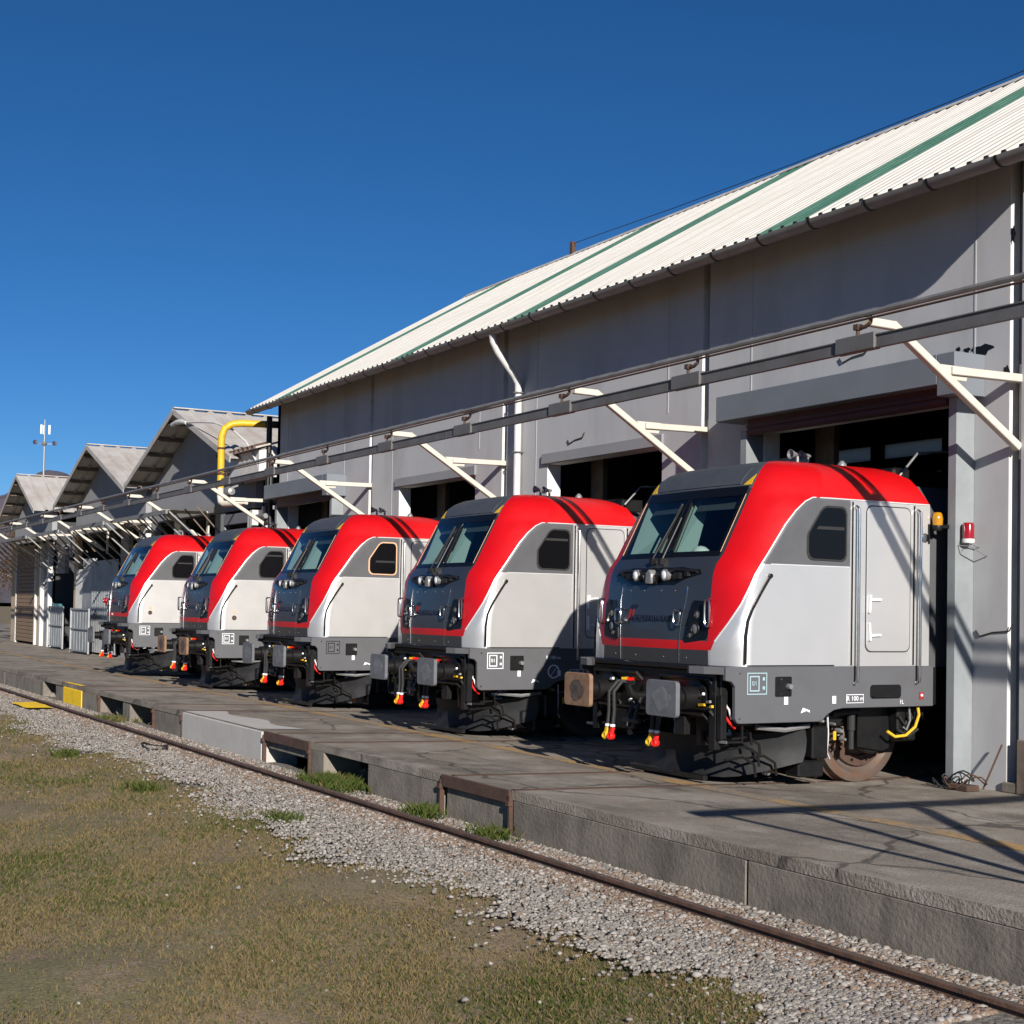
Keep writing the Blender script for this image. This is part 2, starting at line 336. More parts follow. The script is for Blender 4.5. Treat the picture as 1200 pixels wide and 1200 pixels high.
for x0, x1 in ((-14.5, -12.93), (-20.36, -18.55)):
    MB().box(x0, x1, -.025, .06, .36, .36+pz(YE)-.004).build('steel_channel', 'rust', pw, bevel=.006, smooth=False)
for xx in (-14.51, -12.92, -20.38, -18.54, -24.56, -26.4, -30.62):
    mb = MB().box(xx-.016, xx+.016, -.035, .02, -.02, .44).box(xx-.035, xx+.035, -.055, .0, .34, .39)
    mb.build('rusty_post', 'rust', pw, smooth=False)
# dark fill behind the voids
MB().box(-130, 12, .9, 1.0, -.1, .37).build('dark_fill', 'void', pw, smooth=False)
for x0 in (-17.3, -27.3, -29.6, -35.6):       # rubble inside the voids
    for j in range(5):
        s_ = .08+.07*random.random(); xx = x0+random.uniform(-.6, .6); yy = random.uniform(.15, .6)
        MB().lathe((xx, yy, .03+s_*.3), (random.random(), random.random(), 1), [(0, -s_), (s_*.8, -s_*.4), (s_, .2*s_), (s_*.5, s_*.7), (0, s_*.8)], 7).build('rubble_stone', 'conc', pw)
# steel strips crossing the pavement
def strip(x0, w, ya, yb, sk=0):
    pts = [ya+(yb-ya)*i/6 for i in range(7)]; vs = []
    for y in pts:
        xo = x0+sk*(y-ya); z = pz(y)
        vs += [(xo-w/2, y, z+.003), (xo-w/2, y, z+.010), (xo+w/2, y, z+.010), (xo+w/2, y, z+.003)]
    MB().add(vs, [(4*i+a, 4*i+4+a, 4*i+5+a, 4*i+1+a) for i in range(6) for a in range(3)]).build('pavement_strip', 'rust', kind='structure', smooth=False)
for xx, sk in ((-14.25, -.06), (-12.88, -.05), (-19.85, -.04), (-18.35, -.09), (-24.6, -.04), (-26.3, -.06), (-30.6, -.04), (-32.2, -.05)):
    strip(xx, .07, YE-.003, 11.5, sk)
# yellow paint on top of the block and on the ground by it
MB().add([(-34.05, YE-.004, pz(YE)+.004), (-32.22, YE-.004, pz(YE)+.004), (-32.22, 7.42, pz(7.42)+.004), (-34.05, 7.42, pz(7.42)+.004)], [(0, 1, 2, 3)]).build('yellow_marking', 'yellowconc', kind='structure', smooth=False)
vs = [(-33.6+1.9*i/8, y, -.28+.006*math.sin(5*i+y)) for i in range(9) for y in (6.05, 6.25, 6.6)]
MB().add(vs, [(3*i+j, 3*i+3+j, 3*i+4+j, 3*i+1+j) for i in range(8) for j in (0, 1)]).build('crossing_plate', 'yellowconc', kind='structure')
vs = [(x, y, pz(y)+.004) for x in np.arange(-24.5, -20.4, .35) for y in (YE-.004, 7.6+.1*math.sin(x*5), 7.95+.12*math.sin(x*3))]
k = len(vs)//3
MB().add(vs, [(3*i+j, 3*i+3+j, 3*i+4+j, 3*i+1+j) for i in range(k-1) for j in (0, 1)]).build('concrete_top', 'concnew', kind='structure', smooth=False)
# the rail
rp = [(-.075, -.15), (.075, -.15), (.075, -.135), (.015, -.115), (.012, -.04), (.036, -.03), (.036, -.004), (.028, 0), (-.028, 0), (-.036, -.004), (-.036, -.03), (-.012, -.04), (-.015, -.115), (-.075, -.135)]
mb = MB(); mb.prism(rp, lambda a, c: (-120, 6.74+a, -.25+c), (140, 0, 0))
mb.mi = [0]*len(mb.mi); ro = mb.build('rail', ['rail', 'railtop'], kind='structure', smooth=False)
for p in ro.data.polygons:
    if p.normal.z > .9 and p.center.z > -.255: p.material_index = 1

# ballast stones (one mass)
def ico():
    t = (1+5**.5)/2
    v = np.array([(-1, t, 0), (1, t, 0), (-1, -t, 0), (1, -t, 0), (0, -1, t), (0, 1, t), (0, -1, -t), (0, 1, -t), (t, 0, -1), (t, 0, 1), (-t, 0, -1), (-t, 0, 1)], float)
    v /= np.linalg.norm(v[0])
    f = np.array([(0, 11, 5), (0, 5, 1), (0, 1, 7), (0, 7, 10), (0, 10, 11), (1, 5, 9), (5, 11, 4), (11, 10, 2), (10, 7, 6), (7, 1, 8), (3, 9, 4), (3, 4, 2), (3, 2, 6), (3, 6, 8), (3, 8, 9), (4, 9, 5), (2, 4, 11), (6, 2, 10), (8, 6, 7), (9, 8, 1)])
    return v, f
def mass(name, verts, faces, mats, mi, label, cat):
    me = bpy.data.meshes.new(name); k = faces.shape[1]
    me.vertices.add(len(verts)); me.vertices.foreach_set('co', verts.astype(np.float32).ravel())
    me.loops.add(faces.size); me.loops.foreach_set('vertex_index', faces.astype(np.int32).ravel())
    me.polygons.add(len(faces)); me.polygons.foreach_set('loop_start', np.arange(0, faces.size, k, dtype=np.int32))
    for q in mats: me.materials.append(M[q])
    me.polygons.foreach_set('material_index', mi.astype(np.int32)); me.update(calc_edges=True); me.validate()
    return link(name, me, None, label, cat, None, 'stuff')
iv, if_ = ico()
def stones(n, xf, yf, zf, smin, smax, name, label):
    X = xf(n); Y = yf(X); s = RNG.uniform(smin, smax, n)*(1+.5*(RNG.random(n) > .93))
    jit = 1+RNG.uniform(-.3, .3, (n, 12, 1)); ax = RNG.uniform(.6, 1.2, (n, 1, 3)); ax[:, :, 2] *= .7
    ang = RNG.uniform(0, 6.28, n); ca, sa = np.cos(ang), np.sin(ang)
    v = iv[None]*jit*ax*s[:, None, None]; vx = v[..., 0]*ca[:, None]-v[..., 1]*sa[:, None]; vy = v[..., 0]*sa[:, None]+v[..., 1]*ca[:, None]
    P = np.stack([vx+X[:, None], vy+Y[:, None], v[..., 2]+(zf(X, Y)+.25*s)[:, None]], -1).reshape(-1, 3)
    Fc = (if_[None]+12*np.arange(n)[:, None, None]).reshape(-1, 3); r = RNG.random(n); dr = np.abs(Y-6.74)
    mi = np.where(r < np.clip(.75-1.6*np.maximum(dr-.12, 0), .06, .75), 2, np.where(r > .72, 1, 0))
    return mass(name, P, Fc, ['stone', 'stone2', 'stone3'], np.repeat(mi, 20), label, 'ballast')
ge = np.vectorize(gravel_edge)
def xnear(n): return -6-70*RNG.random(n)**2.2
def gy_(X):
    e = ge(X); t = RNG.beta(1.2, 1.0, len(X)); y = e-.1+(7.28-e+.1)*t-(RNG.random(len(X)) < .17)*RNG.exponential(.2, len(X))
    return np.where(np.abs(y-6.74) < .06, y-.12, y)
stones(84000, xnear, gy_, lambda X, Y: -.345+.02*np.clip((Y-5.4), 0, 1), .0085, .024, 'ballast_gravel', 'pale grey crushed stone ballast beside the rusty rail')
stones(420, lambda n: -3-40*RNG.random(n)**1.5, lambda X: RNG.uniform(-6, 5.3, len(X)), lambda X, Y: np.full_like(X, -.375), .007, .018, 'scattered_gravel', 'loose pale stones scattered over the patchy grass')
# grass blades
def blades(n, X, Y, Z, h, w, name, label, gfrac, cat='grass'):
    a = RNG.uniform(0, 6.28, n); hh = h*RNG.uniform(.4, 1.2, n); ww = w*RNG.uniform(.6, 1.3, n); ln = hh*RNG.uniform(.2, 1.0, n); b2 = RNG.uniform(0, 6.28, n)
    dx, dy = np.cos(a)*ww, np.sin(a)*ww; lx, ly = np.cos(b2)*ln, np.sin(b2)*ln
    P = np.stack([np.stack([X-dx, Y-dy, Z], -1), np.stack([X+dx, Y+dy, Z], -1), np.stack([X+lx*.45+dx*.7, Y+ly*.45+dy*.7, Z+hh*.65], -1), np.stack([X+lx, Y+ly, Z+hh], -1)], 1).reshape(-1, 3)
    Fc = (np.array([[0, 1, 2], [0, 2, 3]])[None]+4*np.arange(n)[:, None, None]).reshape(-1, 3)
    mi = np.repeat((RNG.random(n) > gfrac).astype(int), 2)
    return mass(name, P, Fc, ['leaf', 'dry'], mi, label, cat)
nb = 560000
dd = 7.0*np.exp(RNG.random(nb)*math.log(50/7.0)); lt = RNG.uniform(-.42, .40, nb)*dd
X = F.x*dd+R.x*lt; Y = F.y*dd+R.y*lt; k = (Y > -9) & (Y < 6); X, Y = X[k], Y[k]; nb = len(X)
pat = np.sin(.9*X+.3*Y)+np.sin(1.7*Y-.6*X+2)+np.sin(2.6*X+1.9*Y)*.7+RNG.normal(0, .8, nb)
k = (pat > -1.2) & (Y < ge(X)+.12+RNG.exponential(.08, nb)); X, Y, pat = X[k], Y[k], pat[k]
Z = np.array([-.38+rough_h(x, y) for x, y in zip(X, Y)])
sel = pat > 1.3
sc_ = .6+np.hypot(X, Y)/26
blades(sel.sum(), X[sel], Y[sel], Z[sel], .042*np.minimum(1.4, sc_[sel]), .0045*sc_[sel], 'grass', 'short green grass tufts on the patchy verge', .6)
blades((~sel).sum(), X[~sel], Y[~sel], Z[~sel], .034*np.minimum(1.4, sc_[~sel]), .0045*sc_[~sel], 'dry_grass', 'short dry brown grass covering the patchy verge', .14)
def tuft(x, y, z, n, sp, h, name, label, gf=.95):
    X = RNG.normal(x, sp, n); Y = np.clip(RNG.normal(y, sp*.5, n), 6.83, 9); 
    o = blades(n, X, Y, np.full(n, z), h, .006, name, label, gf, 'weeds'); return o
tuft(-17.3, 7.12, -.33, 1500, .35, .15, 'weeds', 'bright green weeds growing in the dark void under the pavement')
tuft(-14.5, 7.05, -.33, 350, .16, .14, 'weeds', 'green weeds at the foot of the rusty channel')
tuft(-12.9, 7.05, -.33, 300, .18, .12, 'weeds', 'low weeds at the foot of the nearest concrete block')
tuft(-28.6, 7.1, -.33, 700, .4, .1, 'weeds', 'thin weeds in front of the far pair of voids', .7)
for i, (x, y, l) in enumerate(((-22.6, 4.9, 'dark green grass clump at the ballast edge, farthest of the clumps'), (-18.2, 4.9, 'green grass clump in the middle of the verge'), (-15.0, 5.6, 'green grass clump on the ballast edge nearest the camera'))):
    n = 260; X = RNG.normal(x, .16, n); Y = RNG.normal(y, .1, n)
    blades(n, X, Y, np.full(n, -.38), .12, .008, 'grass_clump', l, .97, 'grass')
mb = MB(); pts = [(-22.9+.42*math.cos(t)*(1+.1*math.sin(3*t)), 6.35+.17*math.sin(t), -.29+.03*math.sin(2*t)) for t in np.linspace(0, 6.0, 26)]
mb.tube(pts, .017, 6).build('rubber_hose', 'rubber', label='black hose loop lying on the ballast beside the rail', cat='hose')

# ------------------------------------------------------------------ main hall
YW = 13.1; ZE = 7.1; YG = 12.45; SL = .59; YR = 18.9
XL, XR = -36.1, -10.9
hall = thing('workshop_hall', ((XL+XR)/2, YW, 0), 'large grey workshop hall with white and green striped metal roof', 'building')
def HP(x, y, z): return (x-(XL+XR)/2, y-YW, z)
hx = (XL+XR)/2
class HB(MB):   # world-coordinate collector for the hall
    def build(s, *a, **k): s.v = [(x-hx, y-YW, z) for x, y, z in s.v]; return MB.build(s, *a, **k)
cols = [-11.55, -17.45, -23.7, -29.95, XL]
zw = ZE+SL*(YW-YG)-.06
opens = [(-16.05, -12.3, 4.6), (-22.1, -18.55, 4.62), (-28.4, -24.85, 4.62), (-35.2, -31.65, 4.62)]
for i, (ol, orr, oz) in enumerate(opens):
    xr = cols[i]-.09; xl = cols[i+1]+(.09 if i < 3 else 0)
    b = HB(); Y1 = YW+.28
    b.box(xl, ol, YW, Y1, 0, zw); b.box(ol, orr, YW, Y1, oz, zw); b.box(orr, xr, YW, Y1, 0, zw)
    b.build('wall_panel', 'wall', hall, smooth=False)
    # panel joint lines as thin raised fillets
    for xx in ((ol+xl)/2+.35, orr+.14):
        HB().box(xx-.012, xx+.012, YW-.006, YW+.001, oz+.5 if ol-.3 < xx < orr+.3 else .1, zw-.05).build('joint_bead', 'wall', hall, smooth=False)
    # reveals
    HB().box(ol-.002, ol+.012, YW+.003, Y1-.003, 0, oz).box(ol+.012, orr-.012, YW+.003, Y1, oz-.012, oz).build('opening_reveal', 'reveal', hall, smooth=False)
HB().box(cols[0]+.09, XR, YW, YW+.28, 0, zw).build('wall_panel', 'wall', hall, smooth=False)
for c in cols[:4]:
    HB().box(c-.088, c+.088, YW+.15, YW+.27, 0, zw).build('column', 'colsteel', hall, smooth=False)
    HB().box(c-.089, c-.083, YW+.002, YW+.149, .02, zw-.02).build('column_reveal', 'reveal', hall, smooth=False)  # near-white strip, the sun on this recess side put into its colour
    HB().box(c-.12, c+.12, YW-.04, YW+.2, 0, .12).build('column_foot', 'conc', hall, bevel=.01, smooth=False)
# end walls, back wall with window bands, inner floor is the pavement
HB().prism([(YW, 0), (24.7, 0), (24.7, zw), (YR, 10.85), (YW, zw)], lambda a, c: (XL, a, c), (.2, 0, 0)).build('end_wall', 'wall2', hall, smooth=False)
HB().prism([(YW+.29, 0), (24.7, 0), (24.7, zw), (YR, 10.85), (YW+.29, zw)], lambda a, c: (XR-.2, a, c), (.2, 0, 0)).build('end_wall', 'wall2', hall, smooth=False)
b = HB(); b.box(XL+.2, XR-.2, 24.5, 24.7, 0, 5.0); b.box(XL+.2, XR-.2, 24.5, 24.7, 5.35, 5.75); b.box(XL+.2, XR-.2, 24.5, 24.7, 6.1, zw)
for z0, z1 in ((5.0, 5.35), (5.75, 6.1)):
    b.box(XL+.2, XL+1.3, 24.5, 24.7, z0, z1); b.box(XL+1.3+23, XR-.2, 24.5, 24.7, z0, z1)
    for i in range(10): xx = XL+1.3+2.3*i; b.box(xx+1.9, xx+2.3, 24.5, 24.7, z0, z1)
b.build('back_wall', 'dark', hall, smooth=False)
for z0, z1 in ((5.0, 5.35), (5.75, 6.1)):
    for i in range(10):
        xx = XL+1.3+2.3*i; HB().box(xx, xx+1.9, 24.58, 24.62, z0, z1).build('back_window', 'pane', hall, smooth=False)
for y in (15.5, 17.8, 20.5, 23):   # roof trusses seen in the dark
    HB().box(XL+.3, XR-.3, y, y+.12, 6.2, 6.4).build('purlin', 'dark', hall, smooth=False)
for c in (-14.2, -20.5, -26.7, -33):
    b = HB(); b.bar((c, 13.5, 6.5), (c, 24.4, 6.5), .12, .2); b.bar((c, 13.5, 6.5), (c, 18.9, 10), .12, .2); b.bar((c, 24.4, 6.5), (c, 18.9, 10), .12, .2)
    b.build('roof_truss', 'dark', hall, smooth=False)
# roof sheets
NS = 26; wd = (XR-XL+.75)/NS
def sheet_mesh(name, mt, w, length_y, slope, nr=4, h=.045, th=.012):
    ribs = []; p = w/nr
    for i in range(nr): ribs += [(i*p, 0), (i*p+p*.52, 0), (i*p+p*.62, h), (i*p+p*.88, h)]
    ribs.append((w+.02, 0)); ribs = [(a, c) for a, c in ribs]
    n = len(ribs); vs = []
    for y in (0, length_y):
        for a, c in ribs: vs.append((a, y, c+slope*y))
        for a, c in ribs: vs.append((a, y, c+slope*y-th))
    fs = [(i, i+1, 2*n+i+1, 2*n+i) for i in range(n-1)]+[(n+i, 3*n+i, 3*n+i+1, n+i+1) for i in range(n-1)]
    fs += [(i, n+i, n+i+1, i+1) for i in range(n-1)]+[(0, 2*n, 3*n, n), (n-1, 2*n-1, 4*n-1, 3*n-1)]
    return MB().add(vs, fs).mesh(name, mt, smooth=False)
LY = YR-YG+.1
mw = sheet_mesh('roof_sheet', 'roof', wd, LY, SL); mg = sheet_mesh('rooflight_sheet', 'green', wd, LY, SL)
closer = MB()
for i in range(4): a = i*wd/4; closer.prism([(a+wd*.25*.60, -.002), (a+wd*.25*.9, -.002), (a+wd*.25*.86, .05), (a+wd*.25*.64, .05)], lambda p, q: (p, -.012, q), (0, .02, 0))
mc = closer.mesh('rib_closer', 'rubber', smooth=False)
gi = {round((xg-(XL-.4))/wd-.5) for xg in (-33.6, -27.3, -21.6, -15.2)}
for i in range(NS):
    x = XL-.4+i*wd; grn = i in gi
    link('rooflight_sheet' if grn else 'roof_sheet', mg if grn else mw, hall, loc=(x-hx, YG-.06-YW, ZE+.03))
    link('rib_closer', mc, hall, kind='stuff', loc=(x-hx, YG-.06-YW, ZE+.03))
HB().prism([(24.9+.5, 7.1-.2), (24.9+.5, 7.1-.25), (YR+.02, 10.86), (YR+.02, 10.92)], lambda a, c: (XL-.4, a, c), (XR-XL+.75, 0, 0)).build('rear_roof', 'roof', hall, smooth=False)
b = HB(); n_ = 60   # ridge capping
for i in range(NS):
    x = XL-.4+i*wd; HB().prism([(YR-.22, ZE+.03+SL*(YR-.22-YG+.06)+.055), (YR, ZE+.03+SL*(YR-YG+.06)+.075), (YR+.25, 10.86), (YR+.25, 10.8), (YR, ZE+.03+SL*(YR-YG+.06)+.05)], lambda a, c: (x, a, c), (wd*.97, 0, 0)).build('ridge_cap', 'shedroof', hall, smooth=False)
HB().box(-30.85, -30.73, YR-.06, YR+.06, 10.9, 11.32).build('ridge_post', 'rust', hall, smooth=False)
HB().tube([(-30.8, YR, 11.28)]+[(-30.8+t*(21), YR, 11.28-.2*math.sin(math.pi*t)) for t in (.2, .4, .6, .8, 1)], .009, 5).build('ridge_wire', 'black', hall)
# soffit board, gutter, brackets
HB().prism([(YG+.03, ZE-.0), (YW, zw), (YW, zw-.03), (YG+.03, ZE-.03)], lambda a, c: (XL-.35, a, c), (XR-XL+.65, 0, 0)).build('soffit', 'timber', hall, smooth=False)
gp = [(.11*math.cos(t), .11*math.sin(t)) for t in np.linspace(math.pi, 2*math.pi, 11)]
gprof = gp+[(a*.9, c*.9+.002) for a, c in gp[::-1]]
HB().prism(gprof, lambda a, c: (XL-.35, YG-.03+a, ZE+.02+c), (XR-XL+.6, 0, 0)).build('gutter', 'gutter', hall, ang=40)
for i in range(25):
    x = XL+.2+i*1.03
    HB().prism([(a*1.09, c*1.09) for a, c in gp]+[(a*1.0, c*1.0) for a, c in gp[::-1]], lambda a, c: (x, YG-.03+a, ZE+.02+c), (.035, 0, 0)).build('gutter_bracket', 'black', hall, smooth=False)
b = HB(); px = -23.02
b.tube([(px, YG-.02, ZE-.06), (px, YG, ZE-.2), (px, YG+.1, ZE-.38), (px, YW-.2, ZE-.78), (px, YW-.11, ZE-.92), (px, YW-.1, ZE-1.1), (px, YW-.1, .3), (px, YW-.14, .12)], .068, 12)
b.build('downpipe', 'white', hall)
for z in (6.0, 4.9, 3.6, 2.2): HB().tube([(px+.1*math.cos(t), YW-.1+.1*math.sin(t), z) for t in np.linspace(0, 2*math.pi, 13)[:-1]], .012, 5, closed=True).build('pipe_clip', 'galv', hall)
# lintel boxes and rolled shutters, jambs
for (ol, orr, oz), box in zip(opens, (1, 0, 0, 1)):
    if box:
        HB().box(ol-.48, orr+.02, YW-.5, YW-.003, 4.74, 5.1).build('shutter_box', 'lintel', hall, bevel=.008, smooth=False)
        HB().box(orr+.022, orr+.3, YW-.5, YW-.003, 4.6, 5.1).build('shutter_box_end', 'lintel', hall, bevel=.008, smooth=False)
        b = HB(); b.box(ol, orr, YW-.3, YW-.22, 4.52, 4.74)
        for k in range(2): b.box(ol, orr, YW-.325, YW-.3, 4.54+k*.075, 4.585+k*.075)
        b.build('rolled_shutter', 'shutter', hall, smooth=False)
        for (a, c) in ((ol-.16, ol-.02), (orr+.02, orr+.15)):
            HB().box(a, c, YW-.3, YW-.003, 0, 4.6).build('door_jamb', 'jamb', hall, bevel=.006, smooth=False)
    else:
        N = 24; vs = []; 
        HB().box(ol-.14, orr+.06, YW-.05, YW-.003, oz-.01, oz+.19).build('rough_lintel', 'wall2', hall, bevel=.015, smooth=False)
    HB().box(ol+.05, ol+.45, YW+.9, YW+1.0, 3.0, oz+.3).build('hanging_sheet', 'timber', hall, smooth=False)
# small wall damage marks, cables on the wall
for (x, z, w, h) in ((-12.05, 5.17, .16, .06), (-12.28, 5.2, .05, .03), (-11.68, 4.85, .04, .08), (-12.42, 5.22, .03, .04), (-11.6, 6.45, .03, .09), (-12.35, 2.05, .05, .03)):
    b = HB(); b.prism([(x+w*math.cos(t)*(1+.35*math.sin(3*t+x)), z+h*math.sin(t)*(1+.3*math.cos(5*t))) for t in np.linspace(0, 6.28, 12)[:-1]], lambda a, c: (a, YW-.004, c), (0, .01, 0)); b.build('wall_chip', 'black', hall, smooth=False)

for x0, z0 in ((-14.5, 5.42), (-21.4, 4.98), (-12.1, 1.85)):
    HB().tube([(x0, YW-.012, z0), (x0+.06, YW-.015, z0-.07), (x0+.25, YW-.012, z0-.02), (x0+.5, YW-.015, z0-.0), (x0+.55, YW-.012, z0+.08)], .009, 5).build('wall_cable', 'rubber', hall)
# skirting of dirt-coloured render at the right-hand base
HB().box(-11.45, -10.9, YW-.05, YW-.003, 0, .62).build('plinth_patch', 'timber', hall, bevel=.01, smooth=False)

# warning beacons on the right pillar
bc = thing('red_beacon', (-12.06, YW, 2.96), 'red beacon lamp on wire bracket, on the pillar right of the nearest locomotive', 'beacon lamp'); bc.scale = (.95,)*3
MB().lathe((0, -.2, -.09), (0, 0, 1), [(0, 0), (.075, 0), (.08, .03), (.075, .05)], 16).build('base', 'white', bc)
MB().lathe((0, -.2, -.04), (0, 0, 1), [(.072, 0), (.072, .17), (.06, .2), (0, .205)], 16).build('lens', 'redlens', bc)
MB().tube([(0, -.004, -.13), (0, -.2, -.1), (.12, -.3, -.14), (.12, -.004, -.25)], .008, 5).tube([(-.1, -.004, -.13), (-.1, -.28, -.12), (.12, -.3, -.14)], .008, 5).build('bracket', 'galv', bc)
bc = thing('amber_beacon', (-12.3, YW-.3, 3.15), 'amber beacon lamp on black holder, on the door jamb beside the nearest locomotive', 'beacon lamp'); bc.scale = (.8,)*3
MB().lathe((-.08, -.1, -.16), (0, 0, 1), [(0, 0), (.07, 0), (.085, .04), (.08, .08)], 14).bar((-.08, -.1, -.1), (.06, .0, -.1), .05, .05).build('base', 'black', bc)
MB().lathe((-.08, -.1, -.08), (0, 0, 1), [(.08, 0), (.085, .1), (.07, .17), (.05, .19), (0, .195)], 14).build('lens', 'amber', bc)
# scrap at the pillar foot
sc = thing('scrap_heap', (-12.0, 12.75, 0), 'small heap of rusty wire and sticks at the pillar foot', 'scrap')
MB().tube([(-.15, .2, .05), (-.3, .28, .75)], .014, 6).build('stick', 'cream', sc)
MB().tube([(.25, .1, .03), (.38, .26, .55)], .012, 6).build('stick', 'rust', sc)
for j in range(5):
    r_ = .12+.08*random.random(); c0 = (random.uniform(-.35, .2), random.uniform(-.1, .1))
    MB().tube([(c0[0]+r_*math.cos(t), c0[1]+r_*math.sin(t)*.6, .06+.05*math.sin(2*t+j)+.05*j*.5) for t in np.linspace(0, 6.28, 14)[:-1]], .01, 5, closed=True).build('wire_coil', 'rust' if j % 2 else 'rubber', sc)
MB().box(-.1, .2, -.1, .1, 0, .07).build('plate', 'rust', sc, bevel=.01)

# ------------------------------------------------------------------ overhead supply line and its brackets
YB = 10.6
ol_ = thing('overhead_supply_rail', (-40, YB, 4.8), 'long dark steel beam with thin conductor pipe running above the locomotives', 'overhead rail')
xs_ = list(np.arange(3.8, -72, -6.23))
for a in xs_:
    MB().box(a-6.22+40, a+40, -.02, .02, .012, .13).box(a-6.22+40, a+40, -.035, .035, .13, .142).box(a-6.22+40, a+40, -.035, .035, .0, .012).build('beam', 'beam', ol_, smooth=False)
MB().tube([(46, 0, .385), (-32, 0, .385)], .033, 8).build('conductor_pipe', 'pipe', ol_)
MB().tube([(46, -.02, .325), (-32, -.02, .325)], .013, 6).build('conductor_wire', 'rust', ol_)
hk = MB(); hk.box(-.3, .3, -.05, .05, -.008, .17)
hkm = hk.mesh('splice_clamp', 'beam', bevel=.01, smooth=False)
pin = MB(); pin.cyl((0, 0, .16), (0, 0, .26), .02, 8); pin.box(-.035, .035, -.035, .035, .23, .29)
pin.tube([(.02, 0, .25), (.12, 0, .25), (.19, 0, .28), (.2, 0, .33), (.15, 0, .37), (-.05, 0, .385), (-.22, 0, .38)], .022, 7)
pim = pin.mesh('hook_insulator', 'rust')
for i in range(24):
    x = -2.4-3.02*i
    if x < -70: break
    link('splice_clamp', hkm, ol_, loc=(x+40, 0, 0)); link('hook_insulator', pim, ol_, loc=(x+40, 0, 0))
bx = [-11.5, -17.45, -23.7, -29.95, -36.2, -42.4, -48.6, -54.8, -61.0, -67.3]
where = ['beside the red beacon lamp at the pillar', 'in the gap left of the nearest locomotive', 'above the second locomotive from the right', 'behind the middle locomotive',
         'at the hall corner beside the yellow pipe', 'under the gable that has the yellow pipe', 'at the valley between the two larger gables', 'under the middle gable', 'at the valley left of the middle gable', 'leftmost, under the smallest gable']
def bracket_meshes():
    d = MB(); d.bar((0, 0, -.78), (0, -1.98, .42), .09, .09, up=(1, 0, 0)); d.bar((0, -1.96, .405), (0, -2.34, .41), .09, .09, up=(1, 0, 0))
    a = MB(); a.bar((0, .13, .02), (0, -1.1, .0), .09, .1, up=(1, 0, 0)); a.prism([(-1.1, -.1), (-.85, -.1), (-.8, .06), (-1.25, .06)], lambda p, q: (-.012, p, q), (.024, 0, 0))
    pl = MB(); pl.box(-.08, .08, .1, .15, -.9, .2)
    return d.mesh('diagonal', 'cream', bevel=.008, smooth=False), a.mesh('arm', 'cream', bevel=.006, smooth=False), pl.mesh('wall_plate', 'cream', smooth=False)
bd, ba, bpl = bracket_meshes()
for x, w in zip(bx, where):
    t = thing('wall_bracket', (x, YW, 4.74), 'cream steel bracket holding the overhead rail, '+w, 'bracket', 'brackets carrying the overhead rail')
    link('diagonal', bd, t); link('arm', ba, t); link('wall_plate', bpl, t)
# ------------------------------------------------------------------ locomotives (x towards the camera side, y back from the buffer faces, z above rail)
ZR = [1.42, 1.585, 1.685, 1.9, 2.1, 2.3, 2.44, 2.55, 2.67, 2.82, 3.0, 3.16, 3.27, 3.32, 3.37, 3.43, 3.53, 3.63, 3.71, 3.765, 3.795]
YE_ = [(1.42, .505), (1.69, .50), (2.13, .535), (2.44, .575), (2.55, .62), (2.67, .72), (3.43, 1.12), (3.53, 1.18), (3.63, 1.26), (3.71, 1.36), (3.765, 1.48), (3.795, 1.66)]
EX_ = [(1.42, 1.06), (2.13, 1.04), (3.43, 1.02), (3.53, 1.01), (3.63, .98), (3.71, .93), (3.765, .86), (3.795, .74)]
SX_ = [(3.27, 1.489), (3.32, 1.484), (3.37, 1.468), (3.43, 1.443), (3.53, 1.39), (3.63, 1.31), (3.71, 1.20), (3.765, 1.04), (3.795, .83)]
YS_ = [(1.42, .66), (1.69, .66), (1.9, .68), (2.1, .73), (2.3, .80), (2.44, .86), (2.67, 1.03), (3.0, 1.27), (3.16, 1.42), (3.27, 1.56), (3.32, 1.68), (3.43, 1.8), (3.795, 1.95)]
TT_ = [(1.42, .06), (1.57, .06), (1.69, .2), (1.9, .56), (2.1, .8), (2.3, .9), (2.44, .93), (3.32, .95), (3.795, .95)]
def front_y(x, z):
    e = interp(z, EX_); y = interp(z, YE_); bow = .085 if z < 2.5 else .06
    return y-bow*max(0, 1-(abs(x)/e)**2.2)
def row(z):
    e = interp(z, EX_); ye = interp(z, YE_); sx = interp(z, SX_) if z > 3.27 else 1.489; ys = interp(z, YS_); t = interp(z, TT_)
    pts = [(e*f, front_y(e*f, z)) for f in (0, .3, .62, .925)]
    q = (e+(sx-e)*.62, ye+(ys-ye)*.12)
    def cv(s): return ((1-s)**2*e+2*s*(1-s)*q[0]+s*s*sx, (1-s)**2*ye+2*s*(1-s)*q[1]+s*s*ys)
    pts += [cv(0), cv(t*.33), cv(t*.68), cv(t), cv(t+(1-t)*.5), cv(1)]
    rear = 3.42-max(0, z-3.32)*.5-max(0, z-3.66)*2.2
    pts += [(sx, y) for y in (ys+.12,)]+[(sx, max(y, ys+.2)) for y in (2.0, 2.17)]+[(sx, min(y, rear)) for y in (2.6, 2.9)]+[(sx, rear)]
    return pts
ROWS = [row(z) for z in ZR]; NCOL = len(ROWS[0])
def region(r, c):
    z = (ZR[r]+ZR[r+1])/2
    if c < 4:
        if 2.67 < z < 3.43 and c < 3: return None
        if 1.57 < z < 1.69: return 'red_band'
        if z > 3.43: return 'roof_cap'
        return 'nose_panel'
    if z > 3.32: return 'red_band'
    if c < 7: return 'red_band' if z > 1.57 else 'side_panel'
    if c >= 12: return 'side_panel'
    return 'side_panel' if z < 2.55 else 'quarter_panel'
RMAT = dict(red_band='red', roof_cap='cap', nose_panel='front', side_panel='silver', quarter_panel='quarter')
